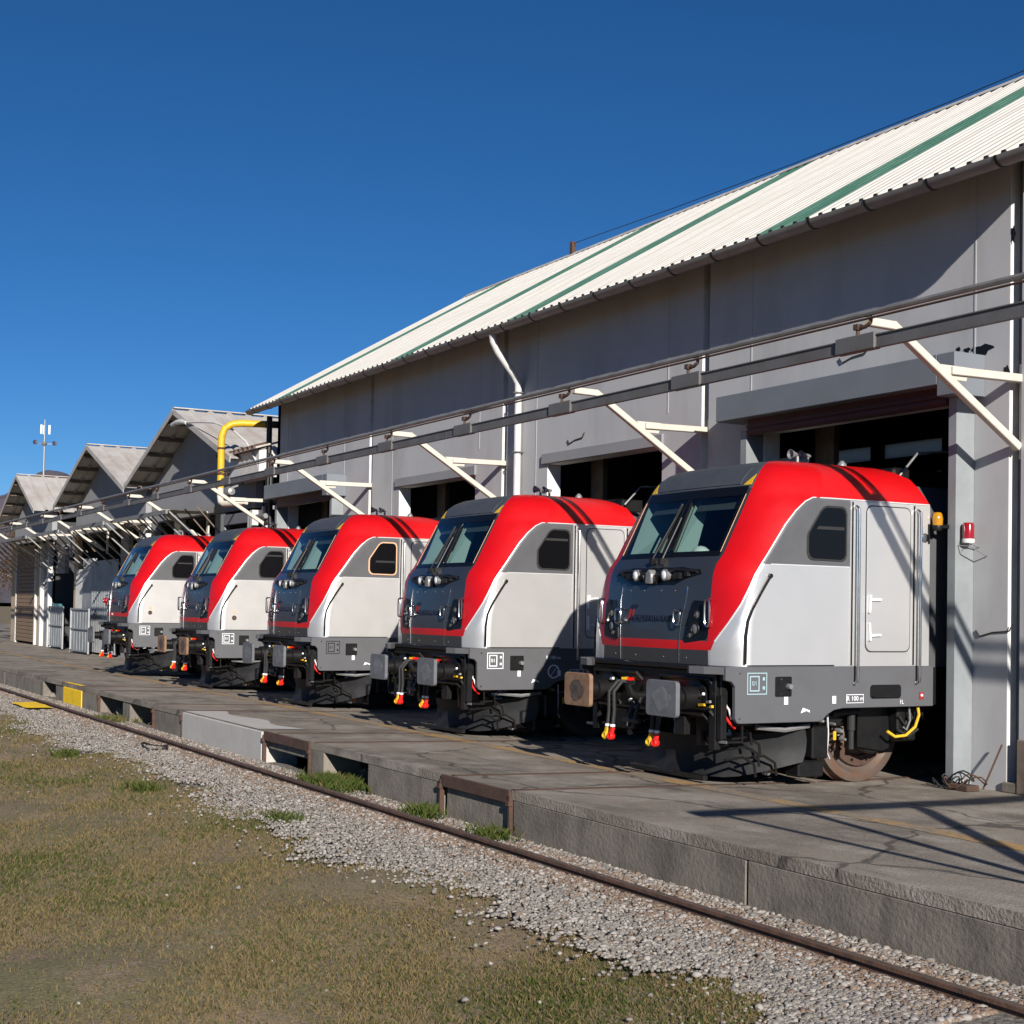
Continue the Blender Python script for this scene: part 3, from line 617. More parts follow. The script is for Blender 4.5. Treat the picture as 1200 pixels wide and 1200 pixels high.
def shell_meshes():
    V = []; idx = {}
    for sgn in (1, -1):
        for r, z in enumerate(ZR):
            for c, (x, y) in enumerate(ROWS[r]):
                if c == 0 and sgn == -1: idx[sgn, r, 0] = idx[1, r, 0]; continue
                idx[sgn, r, c] = len(V); V.append((sgn*x, y, z))
    reg = {}
    for sgn in (1, -1):
        for r in range(len(ZR)-1):
            for c in range(NCOL-1):
                k = region(r, c)
                if not k: continue
                f = (idx[sgn, r, c], idx[sgn, r, c+1], idx[sgn, r+1, c+1], idx[sgn, r+1, c])
                if sgn < 0: f = f[::-1]
                key = k if k in ('red_band', 'roof_cap', 'nose_panel') else k+str(sgn)
                reg.setdefault(key, []).append(f)
    # normals of the whole shell, creased nowhere but at the wind-screen rim
    A = [Vector(v) for v in V]; N = [Vector() for _ in V]
    for fs in reg.values():
        for f in fs:
            nn = (A[f[2]]-A[f[0]]).cross(A[f[3]]-A[f[1]])
            for i in f: N[i] += nn
    top = len(ZR)-1
    out = {}
    for k, fs in reg.items():
        used = sorted({i for f in fs for i in f}); mp = {i: j for j, i in enumerate(used)}
        me = bpy.data.meshes.new(k.rstrip('-1')); me.from_pydata([V[i] for i in used], [], [tuple(mp[i] for i in f) for f in fs])
        me.materials.append(M[RMAT[k.rstrip('-1')]]); me.shade_smooth(); me.update()
        me.normals_split_custom_set_from_vertices([N[i].normalized() for i in used]); out[k] = me
    # roof deck and rear bulkhead
    deck = MB(); P = [(x, y) for x, y in ROWS[top]]
    ring = [(x, y, ZR[top]) for x, y in P]+[(-x, y, ZR[top]) for x, y in P[:0:-1]]
    deck.add(ring+[(0, 2.2, ZR[top]+.012)], [(i, (i+1) % len(ring), len(ring)) for i in range(len(ring))])
    out['deck'] = deck.mesh('roof_deck', 'cap', ang=40)
    bk = MB(); rr = [(ROWS[r][-1][0], ROWS[r][-1][1], z) for r, z in enumerate(ZR)]
    vs = []; 
    for x, y, z in rr: vs += [(x-.002, y+.001, z), (-x+.002, y+.001, z)]
    bk.add(vs, [(2*i, 2*i+1, 2*i+3, 2*i+2) for i in range(len(rr)-1)])
    out['bulkhead'] = bk.mesh('bulkhead', 'quarter', smooth=False)
    return out
def fpatch(poly, off, th, mt, name, cx=0, flip=1, nsub=3):
    """solid plate lying on the nose, its outline given in (x, z)"""
    mb = MB(); pts = []
    n = len(poly)
    for i in range(n):
        a, b = poly[i], poly[(i+1) % n]
        for k in range(nsub): pts.append((a[0]+(b[0]-a[0])*k/nsub, a[1]+(b[1]-a[1])*k/nsub))
    cxm = sum(p[0] for p in pts)/len(pts); czm = sum(p[1] for p in pts)/len(pts)
    rings = [[(cxm+(x-cxm)*s, czm+(z-czm)*s) for x, z in pts] for s in (1, .66, .33)]
    vs = [(flip*x, front_y(x, z)-off, z) for rg in rings for x, z in rg]+[(flip*cxm, front_y(cxm, czm)-off, czm)]
    N = len(pts); L = len(vs)
    fs = [(j*N+i, j*N+(i+1) % N, (j+1)*N+(i+1) % N, (j+1)*N+i) for j in (0, 1) for i in range(N)]+[(2*N+i, 2*N+(i+1) % N, 3*N) for i in range(N)]
    back = [(x, y+th, z) for x, y, z in vs[:N]]
    fs += [(i, L+i, L+(i+1) % N, (i+1) % N) for i in range(N)]
    return mb.add(vs+back, fs).mesh(name, mt, ang=40)
def fquad(corners, off, th, mt, name, n=5):
    """curved pane between four (x, z) corners"""
    (a, b, c, d) = [Vector(p) for p in corners]; vs = []
    for i in range(n+1):
        for j in range(n+1):
            u, v = i/n, j/n; p = (a*(1-u)+b*u)*(1-v)+(d*(1-u)+c*u)*v; vs.append((p.x, front_y(p.x, p.y)-off, p.y))
    fs = [(i*(n+1)+j, (i+1)*(n+1)+j, (i+1)*(n+1)+j+1, i*(n+1)+j+1) for i in range(n) for j in range(n)]
    if th:
        L = len(vs); vs += [(x, y+th, z) for x, y, z in vs]; fs2 = [tuple(L+i for i in f[::-1]) for f in fs]
        rim = [i*(n+1) for i in range(n)]+[n*(n+1)+j for j in range(n)]+[i*(n+1)+n for i in range(n, 0, -1)]+[j for j in range(n, 0, -1)]
        fs += fs2+[(rim[i], rim[(i+1) % len(rim)], L+rim[(i+1) % len(rim)], L+rim[i]) for i in range(len(rim))]
    return MB().add(vs, fs).mesh(name, mt, ang=40)
SXW = 1.489
def side(poly, off, th, mt, name, s=1, bevel=0):
    return MB().prism(poly, lambda a, c: (s*(SXW+off), a, c), (s*th, 0, 0)).mesh(name, mt, bevel=bevel, smooth=False)

def build_loco():
    L = thing('electric_locomotive', (0, 0, 0), 'x', 'locomotive', 'electric locomotives parked in a row half inside the hall')
    P = lambda name, me, par=L, lab=None: link(name, me, par, lab)
    sh = shell_meshes()
    for k in ('nose_panel', 'red_band', 'roof_cap'): P(k, sh[k])
    for s in ('1', '-1'): P('side_panel', sh['side_panel'+s]); P('quarter_panel', sh['quarter_panel'+s])
    P('roof_deck', sh['deck']); P('bulkhead', sh['bulkhead'])
    # machine room behind the cab
    b = MB(); b.prism([(-1.36, .95), (1.36, .95), (1.36, 3.2), (.95, 3.6), (-.95, 3.6), (-1.36, 3.2)], lambda a, c: (a, 3.44, c), (0, 7.5, 0))
    P('machine_room', b.mesh('machine_room', 'quarter', smooth=False))
    # bright trim along the red band
    for s in (1, -1):
        pts = []
        for r, z in enumerate(ZR):
            if 1.68 < z < 3.33: x, y = ROWS[r][7]; pts.append((s*(x+.002), y, z))
        pts += [(s*1.486, y, 3.322) for y in (1.85, 2.2, 2.8, 3.41)]
        P('trim_strip', MB().tube(pts, .0095, 5).mesh('trim_strip', 'trim'))
        P('waist_line', MB().box(s*1.4885, s*1.4925, 1.02, 2.165, 2.545, 2.556).mesh('waist_line', 'trim', smooth=False))
        P('sill_seam', MB().box(s*1.4885, s*1.4925, .7, 1.95, 1.423, 1.437).mesh('sill_seam', 'black', smooth=False))
        # black curved grab tube in front of the side panel
        pts = [(s*1.515, y, z) for y, z in ((.66, 1.45), (.665, 1.75), (.69, 1.92), (.75, 2.05), (.88, 2.25), (1.0, 2.42))]
        P('grab_tube', MB().tube(pts, .017, 7).cyl((s*1.47, 1.0, 2.42), (s*1.525, 1.0, 2.42), .026, 8).mesh('grab_tube', 'under'))
        # side window
        win = [(1.555, 2.71), (1.575, 2.66), (1.62, 2.635), (2.03, 2.63), (2.075, 2.65), (2.095, 2.70), (2.095, 3.14), (2.075, 3.195), (2.03, 3.215), (1.82, 3.215), (1.775, 3.2), (1.735, 3.165), (1.565, 2.92), (1.555, 2.88)]
        cxw = sum(p[0] for p in win)/len(win); czw = sum(p[1] for p in win)/len(win)
        big = [(cxw+(a-cxw)*1.10, czw+(c-czw)*1.08) for a, c in win]
        fr = P('window_frame', side(big, .001, .007, 'rubber', 'window_frame', s, .003))
        link('pane', side(win, .0085, .003, 'gloss', 'pane', s), fr)
        link('blind_bar', side([(1.66, 2.965), (2.07, 2.965), (2.07, 3.0), (1.69, 3.0)], .0117, .002, 'rubber', 'blind_bar', s), fr)
        # door
        P('door_gasket', side(rrect(2.41, 3.11, 1.58, 3.275, .085), .001, .003, 'rubber', 'door_gasket', s))
        d = P('door', side(rrect(2.422, 3.098, 1.592, 3.263, .078), .001, .01, 'silver', 'door', s, .003))
        for z, k in ((2.18, 1), (1.77, -1)):
            h = MB().bar((s*1.515, 2.45, z), (s*1.525, 2.63, z+.01), .022, .028).bar((s*1.515, 2.465, z+k*.06), (s*1.515, 2.45, z-k*.15), .025, .04)
            link('handle', h.mesh('handle', 'lamp', bevel=.006), d)
        for y0, y1 in ((2.17, 2.33), (3.13, 3.27)):
            P('rail_channel', MB().box(s*1.49, s*1.494, y0, y1, 1.43, 3.31).mesh('rail_channel', 'silver', smooth=False))
            pts = [(s*1.50, y0+.08, 3.25), (s*1.545, y0+.08, 3.22), (s*1.55, y0+.08, 3.15), (s*1.55, y0+.08, 1.3), (s*1.545, y0+.08, 1.24), (s*1.50, y0+.08, 1.22)]
            P('handrail', MB().tube(pts, .02, 8).mesh('handrail', 'chrome'))
            P('channel_groove', MB().box(s*1.4941, s*1.4965, y0+.02, y0+.045, 1.43, 3.3).mesh('channel_groove', 'under', smooth=False))
        P('round_grille', MB().lathe((s*1.489, 3.34, 2.93), (s, 0, 0), [(0, .008), (.05, .008), (.056, .004), (.058, 0)], 18).mesh('round_grille', 'chrome'))
        P('end_slot', side(rrect(3.385, 3.415, 2.86, 3.1, .012), .001, .004, 'black', 'end_slot', s))
        # skirt
        sk = [(.42, 1.418), (.42, 1.27), (.505, 1.255), (.55, 1.2), (.556, .85), (.58, .81), (.62, .80), (1.72, .80), (1.80, .82), (1.86, .875), (1.96, .925), (2.1, .945), (3.5, .945), (3.5, 1.418)]
        P('skirt', MB().prism(sk, lambda a, c: (s*1.43, a, c), (s*.058, 0, 0)).mesh('skirt', 'skirt', bevel=.006, smooth=False))
        P('skirt_corner', MB().prism([(1.43, .42), (1.488, .44), (1.25, .30), (1.05, .25), (.98, .28), (1.1, .40)], lambda a, c: (s*a, c, 1.335), (0, 0, .08)).mesh('skirt_corner', 'skirt', smooth=False))
        P('step_recess', side(rrect(2.5, 2.98, 1.045, 1.205, .04), .0, .003, 'black', 'step_recess', s))
        P('step_tread', MB().box(s*1.45, s*1.515, 2.53, 2.95, 1.06, 1.075).mesh('step_tread', 'under', smooth=False))
        sb = P('socket_box', side(rrect(1.1, 1.33, 1.09, 1.31, .015), .0, .012, 'black', 'socket_box', s, .003))
        link('socket', MB().lathe((s*1.5, 1.28, 1.2), (s, 0, 0), [(0, .05), (.028, .05), (.032, .03), (.034, 0)], 10).mesh('socket', 'galv'), sb)
        for y, z in ((.61, .86), (.61, 1.35), (1.18, 1.28), (1.18, 1.12)):
            P('bolt', MB().lathe((s*1.489, y, z), (s, 0, 0), [(0, .012), (.012, .012), (.014, 0)], 6).mesh('bolt', 'chrome'))
        for y0 in (1.23, 1.93): P('sticker', side([(y0, 1.0), (y0+.055, 1.0), (y0+.055, 1.085), (y0, 1.085)], .0005, .002, 'lamp', 'sticker', s))
        P('marker_lamp', MB().box(s*1.488, s*1.497, 3.27, 3.34, 1.03, 1.11).mesh('marker_lamp', 'brick', smooth=False))
        link('lens', MB().lathe((s*1.497, 3.305, 1.075), (s, 0, 0), [(0, .012), (.015, .008), (.018, 0)], 8).mesh('lens', 'lamp'), L.children[-1])
        # plate with speed text
        pl = P('brake_plate', side([(2.14, 1.0), (2.4, 1.0), (2.4, 1.1), (2.14, 1.1)], .0005, .002, 'lamp', 'brake_plate', s))
        link('plate_field', side([(2.147, 1.007), (2.393, 1.007), (2.393, 1.093), (2.147, 1.093)], .0026, .0012, 'skirt', 'plate_field', s), pl)
        tm = TX['r100']; o = link('lettering', tm, pl, loc=(s*1.4935, 2.27, 1.05)); o.rotation_euler = (math.pi/2, 0, s*math.pi/2)
        o = P('lettering', TX['l1']); o.location = (s*1.491, 2.99, 1.0); o.rotation_euler = (math.pi/2, 0, s*math.pi/2)
        pf = P('arrow_mark', side([(1.47, .9), (1.5, .96), (1.6, .93), (1.6, .905), (1.55, .925)], .0005, .002, 'lamp', 'arrow_mark', s))
        # square 01 emblem
        em = MB(); X0 = s*1.4895; X1 = s*1.492
        def fr_(a0, a1, c0, c1, w):
            em.box(X0, X1, a0, a1, c0, c0+w); em.box(X0, X1, a0, a1, c1-w, c1); em.box(X0, X1, a0, a0+w, c0+w, c1-w); em.box(X0, X1, a1-w, a1, c0+w, c1-w)
        fr_(.71, .985, 1.115, 1.355, .011); fr_(.745, .88, 1.15, 1.32, .014)
        em.box(X0, X1, .925, .955, 1.27, 1.305); em.box(X0, X1, .925, .955, 1.17, 1.205)
        e = P('emblem', em.mesh('emblem', 'emblem', smooth=False))
        o = link('lettering', TX['e01'], e, loc=(s*1.491, .812, 1.235)); o.rotation_euler = (math.pi/2, 0, s*math.pi/2)
    # ---- nose
    for s in (1, -1):
        pane = [(s*.045, 2.685), (s*.945, 2.685), (s*.935, 3.415), (s*.045, 3.415)]
        P('windscreen', fquad(pane if s > 0 else pane, .002, 0, 'glass', 'windscreen'))
        fr = MB()
    frit = MB()
    def strip_(p0, p1, w, off=.006):
        p0 = Vector(p0); p1 = Vector(p1); d = (p1-p0).normalized(); n = Vector((-d.y, d.x))*w/2; k = 8; vs = []
        for i in range(k+1):
            q = p0.lerp(p1, i/k)
            for e, oo in ((1, off), (-1, off), (-1, off-.014), (1, off-.014)): vs.append((q.x+e*n.x, front_y(q.x+e*n.x, q.y+e*n.y)-oo, q.y+e*n.y))
        frit.add(vs, [(4*i+a, 4*i+(a+1) % 4, 4*i+4+(a+1) % 4, 4*i+4+a) for i in range(k) for a in range(4)]+[(0, 1, 2, 3), (4*k, 4*k+3, 4*k+2, 4*k+1)])
    strip_((-.985, 2.675), (.985, 2.675), .06); strip_((-.965, 3.405), (.965, 3.405), .11)
    for s in (1, -1): strip_((s*.955, 2.706), (s*.945, 3.348), .052)
    strip_((0, 2.706), (0, 3.348), .085, .010)
    P('screen_frame', frit.mesh('screen_frame', 'gloss'))
    for s in (1, -1):
        w = MB(); w.tube([(s*.10+(-.03), front_y(.1, 2.6)-.05, 2.60), (s*.08-.02, front_y(.08, 2.9)-.06, 2.9), (s*.06-.01, front_y(.06, 3.12)-.05, 3.12)], .012, 6)
        w.bar((s*.14, front_y(.13, 2.74)-.035, 2.72), (s*.09, front_y(.08, 3.3)-.03, 3.3), .022, .03); w.box(s*.09-.05, s*.09, front_y(.1, 2.6)-.08, front_y(.1, 2.6)+.02, 2.56, 2.63)
        P('wiper', w.mesh('wiper', 'black'))
        st = [(s*.955, front_y(.955, z)-.009, z) for z in np.linspace(2.69, 3.36, 8)]
        P('screen_bead', MB().tube([(x+s*.028, y, z) for x, y, z in st], .004, 5).mesh('screen_bead', 'tape'))
    # recessed shelf with the two top lamps
    rc = [(-.80, 2.50), (-.83, 2.44), (-.60, 2.38), (-.42, 2.315), (.42, 2.315), (.60, 2.38), (.86, 2.44), (.8, 2.50), (.5, 2.525), (-.5, 2.525)]
    P('lamp_shelf', fpatch(rc, .003, .02, 'gloss', 'lamp_shelf'))
    for s in (1, -1):
        y = front_y(.3, 2.43)
        lp = P('top_lamp', MB().lathe((s*.29, y+.04, 2.43), (0, -1, 0), [(.03, 0), (.068, .04), (.068, .10), (.05, .105)], 14).mesh('top_lamp', 'galv'))
        link('lens', MB().lathe((s*.29, y+.04, 2.43), (0, -1, 0), [(0, .115), (.035, .113), (.05, .105)], 14).mesh('lens', 'lamp'), lp)
        P('shelf_arm', MB().tube([(s*.1, y-.03, 2.33), (s*.13, y-.06, 2.42), (s*.2, y-.03, 2.47), (s*.5, y-.02, 2.49), (s*.78, y+.04, 2.47)], .018, 6).bar((s*.08, y-.03, 2.36), (s*.17, y-.05, 2.45), .05, .06).mesh('shelf_arm', 'under'))
        P('shelf_bracket', MB().box(s*.42, s*.56, y-.03, y+.05, 2.38, 2.46).box(s*.6, s*.68, y-.01, y+.07, 2.41, 2.47).mesh('shelf_bracket', 'under', bevel=.008))
    P('shelf_device', MB().prism([(-.07, 2.33), (.05, 2.33), (.06, 2.44), (0, 2.5), (-.06, 2.46)], lambda a, c: (a, front_y(0, 2.4)-.07, c), (0, .1, 0)).mesh('shelf_device', 'galv', bevel=.01))
    # hatch edge reflections built as bright strips, grab rings, headlamps
    for s in (1, -1):
        sm = MB(); pts = [(s*.655, front_y(.66, 2.29)-.004, 2.29), (s*.66, front_y(.66, 2.13)-.004, 2.13), (s*.625, front_y(.64, 1.9)-.004, 1.95), (s*.60, front_y(.6, 1.7)-.004, 1.7), (s*.59, front_y(.59, 1.43)-.004, 1.43)]
        P('hatch_glint', sm.tube(pts, .0055, 5).mesh('hatch_glint', 'chrome'))
        hl = [(.665, 1.69), (.70, 1.66), (1.02, 1.705), (1.045, 1.76), (1.05, 2.1), (1.03, 2.13), (.80, 2.14), (.765, 2.10), (.70, 1.88)]
        h = P('headlamp', fpatch(hl, .006, .04, 'gloss', 'headlamp', flip=s))
        for x, z, r in ((.85, 1.82, .075), (.87, 1.98, .055), (.78, 1.745, .04)):
            link('lamp_ring', MB().lathe((s*x, front_y(x, z)-.004, z), (0, -1, 0), [(r*.75, .006), (r*.8, .014), (r, .014), (r*1.05, 0)], 18).mesh('lamp_ring', 'under'), h)
            link('lamp_lens', MB().lathe((s*x, front_y(x, z)-.006, z), (0, -1, 0), [(0, .012), (r*.5, .009), (r*.75, .004)], 16).mesh('lamp_lens', 'galv'), h)
        for xx, zz, w, hgt, rr_ in ((.60, 1.945, .062, .085, .011), (1.085, 2.0, .045, .15, .011)):
            ring = [(s*(xx+w*(abs(math.cos(t))**.6)*math.copysign(1, math.cos(t))), front_y(min(xx, 1.03), zz)-.065, zz+hgt*(abs(math.sin(t))**.6)*math.copysign(1, math.sin(t))) for t in np.linspace(0, 2*math.pi, 21)[:-1]]
            P('grab_ring', MB().tube(ring, rr_, 7, closed=True).cyl((s*xx, front_y(xx, zz)+.0, zz+hgt), (s*xx, front_y(xx, zz)-.065, zz+hgt), .012, 6).cyl((s*xx, front_y(xx, zz)+.0, zz-hgt), (s*xx, front_y(xx, zz)-.065, zz-hgt), .012, 6).mesh('grab_ring', 'chrome'))
        tri = [(s*.86, 3.475), (s*.985, 3.475), (s*.965, 3.60)]
        P('warning_triangle', fpatch([(abs(a), c) for a, c in tri], .004, .006, 'yellow', 'warning_triangle', flip=s))
    P('roof_hatch', fpatch([(-.80, 3.49), (.80, 3.49), (.80, 3.74), (.74, 3.775), (-.74, 3.775), (-.80, 3.74)], .010, .016, 'cap', 'roof_hatch', nsub=4))
    for x in (-.45, -.15, .2, .45):
        P('rivet', MB().lathe((x, front_y(x, 2.27)-.001, 2.25), (0, -1, 0), [(0, .005), (.006, .004), (.007, 0)], 6).mesh('rivet', 'galv'))
        P('rivet', MB().lathe((x*1.6, front_y(x*1.6, 1.49)-.001, 1.49), (0, -1, 0), [(0, .005), (.006, .004), (.007, 0)], 6).mesh('rivet', 'galv'))
    # lettering and logo on the nose
    o = P('lettering', TX['name']); o.location = (.06, front_y(.2, 1.93)-.012, 1.925); o.rotation_euler = (math.pi/2, 0, .02)
    lg = MB()
    for k, (x0, z0) in enumerate(((-.46, 1.90), (-.39, 1.90))):
        lg.prism([(x0, z0), (x0+.04, z0), (x0+.075, z0+.13), (x0+.035, z0+.13)], lambda a, c: (a, front_y(a, c)-.005, c), (0, .004, 0))
    P('logo_mark', lg.mesh('logo_mark', 'brick', smooth=False))
    lg = MB()
    for (x0, x1) in ((-.43, -.30), (-.36, -.25)):
        lg.prism([(x0, 2.035), (x1-.04, 2.035), (x1, 2.085), (x0+.05, 2.085)], lambda a, c: (a, front_y(a, c)-.005-.002*(x0 > -.4), c), (0, .003, 0))
    P('logo_cap', lg.mesh('logo_cap', 'navy', smooth=False))
    # cab interior
    for s in (1, -1):
        P('sunlit_lining', MB().add([(s*.99, .85, 2.2), (s*.99, 1.5, 3.5), (s*.99, 1.72, 3.5), (s*.99, 1.2, 2.2)], [(0, 1, 2, 3)]).mesh('sunlit_lining', 'teal', smooth=False))  # pale patch cut to the sunlit part of the side wall
        P('shaded_lining', MB().add([(s*.99, 1.2, 2.2), (s*.99, 1.72, 3.5), (s*.99, 2.6, 3.5), (s*.99, 2.6, 2.2)], [(0, 1, 2, 3)]).mesh('shaded_lining', 'desk', smooth=False))  # rest of the same wall, its shade put into a dark colour
    P('cab_back', MB().box(-.99, .99, 2.6, 2.65, 2.0, 3.5).box(-.99, .99, .8, 2.6, 2.1, 2.14).box(-.99, .99, 1.45, 2.6, 3.5, 3.54).mesh('cab_back', 'desk', smooth=False))
    P('desk', MB().prism([(.72, 2.55), (1.25, 2.72), (1.3, 2.5), (.8, 2.3)], lambda a, c: (-.95, a, c), (1.9, 0, 0)).mesh('desk', 'desk', bevel=.02))
    for s in (1, -1):
        P('seat', MB().box(s*.5-.24, s*.5+.24, 2.0, 2.14, 2.3, 3.12).box(s*.5-.15, s*.5+.15, 1.99, 2.1, 3.13, 3.32).mesh('seat', 'desk', bevel=.04))
        P('sun_blind', MB().add([(s*.1, 1.12, 3.35), (s*.85, 1.16, 3.35), (s*.85, 1.06, 3.2), (s*.1, 1.02, 3.2)], [(0, 1, 2, 3)]).mesh('sun_blind', 'quarter', smooth=False))
        P('cab_pillar', MB().add([(s*.975, .78, 2.62), (s*.975, 1.12, 3.4), (s*.80, 1.75, 3.4), (s*.90, 1.45, 2.62)], [(0, 1, 2, 3)]).mesh('cab_pillar', 'teal', smooth=False))
        P('centre_cheek', MB().add([(.0+s*.03, .78, 2.68), (s*.03, 1.12, 3.4), (s*.05, 1.28, 3.4), (s*.12, 1.0, 2.68)], [(0, 1, 2, 3)]).mesh('centre_cheek', 'teal', smooth=False))
    # roof fittings
    for x, y in ((.75, 1.95), (.72, 2.13)):
        P('horn', MB().lathe((x, y+.1, 3.89), (0, -1, 0), [(.02, 0), (.03, .08), (.06, .15), (.055, .15), (0, .1)], 12).cyl((x, y+.06, 3.78), (x, y+.06, 3.88), .02, 8).mesh('horn', 'galv'))
    P('roof_antenna', MB().lathe((.7, 2.75, 3.80), (0, 0, 1), [(.06, -.02), (.055, .03), (.02, .07), (0, .07)], 10).mesh('roof_antenna', 'galv'))
    pf = MB().tube([(.9, 3.5, 3.72), (.9, 3.8, 4.02), (.88, 4.6, 4.1), (.9, 5.2, 3.9), (.9, 5.3, 3.65)], .016, 6)
    P('roof_hoop', pf.mesh('roof_hoop', 'galv'))
    P('roof_box', MB().box(-.7, .7, 3.6, 6, 3.61, 3.85).mesh('roof_box', 'under', bevel=.03))
    # ---- front end below the floor
    b = MB(); b.box(-1.3, 1.3, .50, .66, .84, 1.36)
    P('buffer_beam', b.mesh('buffer_beam', 'under', bevel=.015))
    P('front_sill', MB().box(-1.35, 1.35, .40, .62, 1.363, 1.417).mesh('front_sill', 'black', bevel=.01))
    for k, x in enumerate((.875, -.875)):
        bf = P('buffer', MB().lathe((x, .5, 1.05), (0, -1, 0), [(.21, 0), (.21, .04), (.135, .05), (.13, .24), (.10, .25), (.10, .45)], 18).mesh('buffer', 'black'))
        pad = MB().prism(rrect(x-.29, x+.29, .85, 1.25, .05), lambda a, c: (a, 0, c), (0, .055, 0))
        link('buffer_plate', pad.mesh('buffer_plate', 'padgrey', bevel=.008, smooth=False), bf)
        blob = [(x+.16*math.cos(t)*(1+.12*math.sin(3*t+k)+.08*math.sin(7*t)), 1.04+.125*math.sin(t)*(1+.1*math.cos(4*t)+.09*math.sin(6*t+k))) for t in np.linspace(0, 2*math.pi, 49)[:-1]]
        link('grease_patch', MB().prism(blob, lambda a, c: (a, -.003, c), (0, .003, 0)).mesh('grease_patch', 'greasespot', smooth=False), bf)
    # coupling
    cp = P('coupling_hook', MB().tube([(0, .5, 1.02), (0, .28, 1.02), (0, .2, 1.06), (0, .16, 1.14), (0, .24, 1.17)], [.06, .055, .05, .045, .03], 10).box(-.13, .13, .46, .5, .9, 1.16).mesh('coupling_hook', 'under'))
    link('coupling_link', MB().tube([(.06, .3, 1.0), (.07, .22, .8), (.06, .2, .66), (-.06, .2, .66), (-.07, .22, .8), (-.06, .3, 1.0)], .022, 7).cyl((-.16, .21, .74), (.16, .21, .74), .03, 8).mesh('coupling_link', 'under'), cp)
    for (x, dx, col) in ((.50, .0, 0), (.37, .02, 1), (-.52, 0, 1), (-.39, -.02, 0)):
        hz = MB().tube([(x*.9, .48, 1.16), (x*.9+dx, .32, 1.17), (x*.95+dx, .22, 1.05), (x+dx, .24, .82), (x+dx, .22, .62)], .024, 8)
        h = P('brake_hose', hz.mesh('brake_hose', 'rubber'))
        link('hose_collar', MB().cyl((x+dx, .22, .63), (x+dx, .22, .66), .03, 8).mesh('hose_collar', 'lamp'), h)
        link('hose_head', MB().lathe((x+dx, .2, .52), (.2, -1, .1), [(.02, -.05), (.043, -.025), (.047, .025), (.03, .04), (.026, .025), (0, .025)], 12).bar((x+dx, .22, .62), (x+dx, .2, .54), .04, .04).mesh('hose_head', 'yellow' if col else 'redpart'), h)
        link('cock', MB().bar((x*.9, .46, 1.2), (x*.9+.05, .36, 1.2), .035, .035).mesh('cock', 'yellow' if col else 'redpart'), h)
    rnd = random.Random(5)
    for x0, x1, y, z, r in ((-1.2, -.55, .42, .93, .022), (.55, 1.22, .42, .95, .022), (-1.1, 1.1, .46, .88, .03), (.2, 1.2, .44, 1.27, .02), (-1.2, -.2, .44, 1.28, .02)):
        P('pipe', MB().tube([(x0, y+.06, z-.06), (x0+.04, y, z), (x1-.04, y, z), (x1, y+.06, z-.08)], r, 7).mesh('pipe', 'under'))
    for x, z, w, c in ((1.1, .98, .12, 'yellow'), (1.27, .97, .06, 'yellow'), (-.72, 1.0, .13, 'yellow'), (-.7, 1.18, .07, 'lamp'), (1.12, 1.1, .04, 'lamp'), (1.22, 1.02, .08, 'galv'), (-.3, .95, .05, 'lamp')):
        P('tap_handle', MB().bar((x-w/2, .40, z), (x+w/2, .39, z+.01), .03, .03).mesh('tap_handle', c, bevel=.004))
    for x, w, h0, h1 in ((-1.18, .1, .55, .9), (1.2, .12, .5, 1.36), (-.6, .25, .6, .84), (.6, .2, .62, .84), (1.32, .09, .62, 1.1)):
        P('hanger_plate', MB().box(x-w/2, x+w/2, .46, .54, h0, h1).mesh('hanger_plate', 'under', bevel=.008))
    for s in (1, -1):
        P('cable_loop', MB().tube([(s*1.28, .62, 1.0), (s*1.30, .56, .93), (s*1.33, .55, .86), (s*1.36, .58, .80), (s*1.35, .66, .74)], .014, 6).mesh('cable_loop', 'redpart'))
        P('cable_loop', MB().tube([(s*1.25, .64, .98), (s*1.33, .54, 1.0), (s*1.37, .56, .95), (s*1.36, .6, .84)], .011, 6).mesh('cable_loop', 'lamp'))
        P('corner_step', MB().box(s*1.16, s*1.42, .50, .72, .585, .605).box(s*1.16, s*1.18, .5, .52, .61, .95).box(s*1.40, s*1.42, .70, .72, .61, .95).mesh('corner_step', 'under', smooth=False))
        P('step_edge', MB().box(s*1.16, s*1.42, .495, .5, .58, .612).mesh('step_edge', 'galv', smooth=False))
        P('junction_box', MB().box(s*1.2, s*1.40, .74, .95, .86, 1.24).mesh('junction_box', 'black', bevel=.01))
    # plough: a curved, forward-leaning blade
    vs = []; K = 24
    for i in range(K+1):
        t = -1+2*i/K; x = 1.30*t; y = .74+.95*abs(t)**2.2
        zt = .58+.12*abs(t)**3; zb = .13+.3*max(0, abs(t)-.6)**1.4*2.4
        for f, lean in ((0, 0), (.35, .05), (.7, .02), (1, -.06)): vs.append((x, y+lean*(1-abs(t)*.5), zt+(zb-zt)*f))
    fs = [(4*i+a, 4*i+4+a, 4*i+5+a, 4*i+1+a) for i in range(K) for a in range(3)]
    n0 = len(vs); vs += [(x*.985, y+.03, z) for x, y, z in vs]; fs += [tuple(n0+i for i in f[::-1]) for f in fs]
    fs += [(4*i, n0+4*i, n0+4*i+4, 4*i+4) for i in range(K)]+[(4*i+3, 4*i+7, n0+4*i+7, n0+4*i+3) for i in range(K)]
    P('plough', MB().add(vs, fs).mesh('plough', 'plough', ang=30))
    P('plough_foot', MB().box(-.75, .75, .70, .76, .10, .16).mesh('plough_foot', 'under', bevel=.01))
    for x in (-.7, .7): P('plough_stay', MB().bar((x, .70, .84), (x, .72, .5), .12, .08).mesh('plough_stay', 'under'))
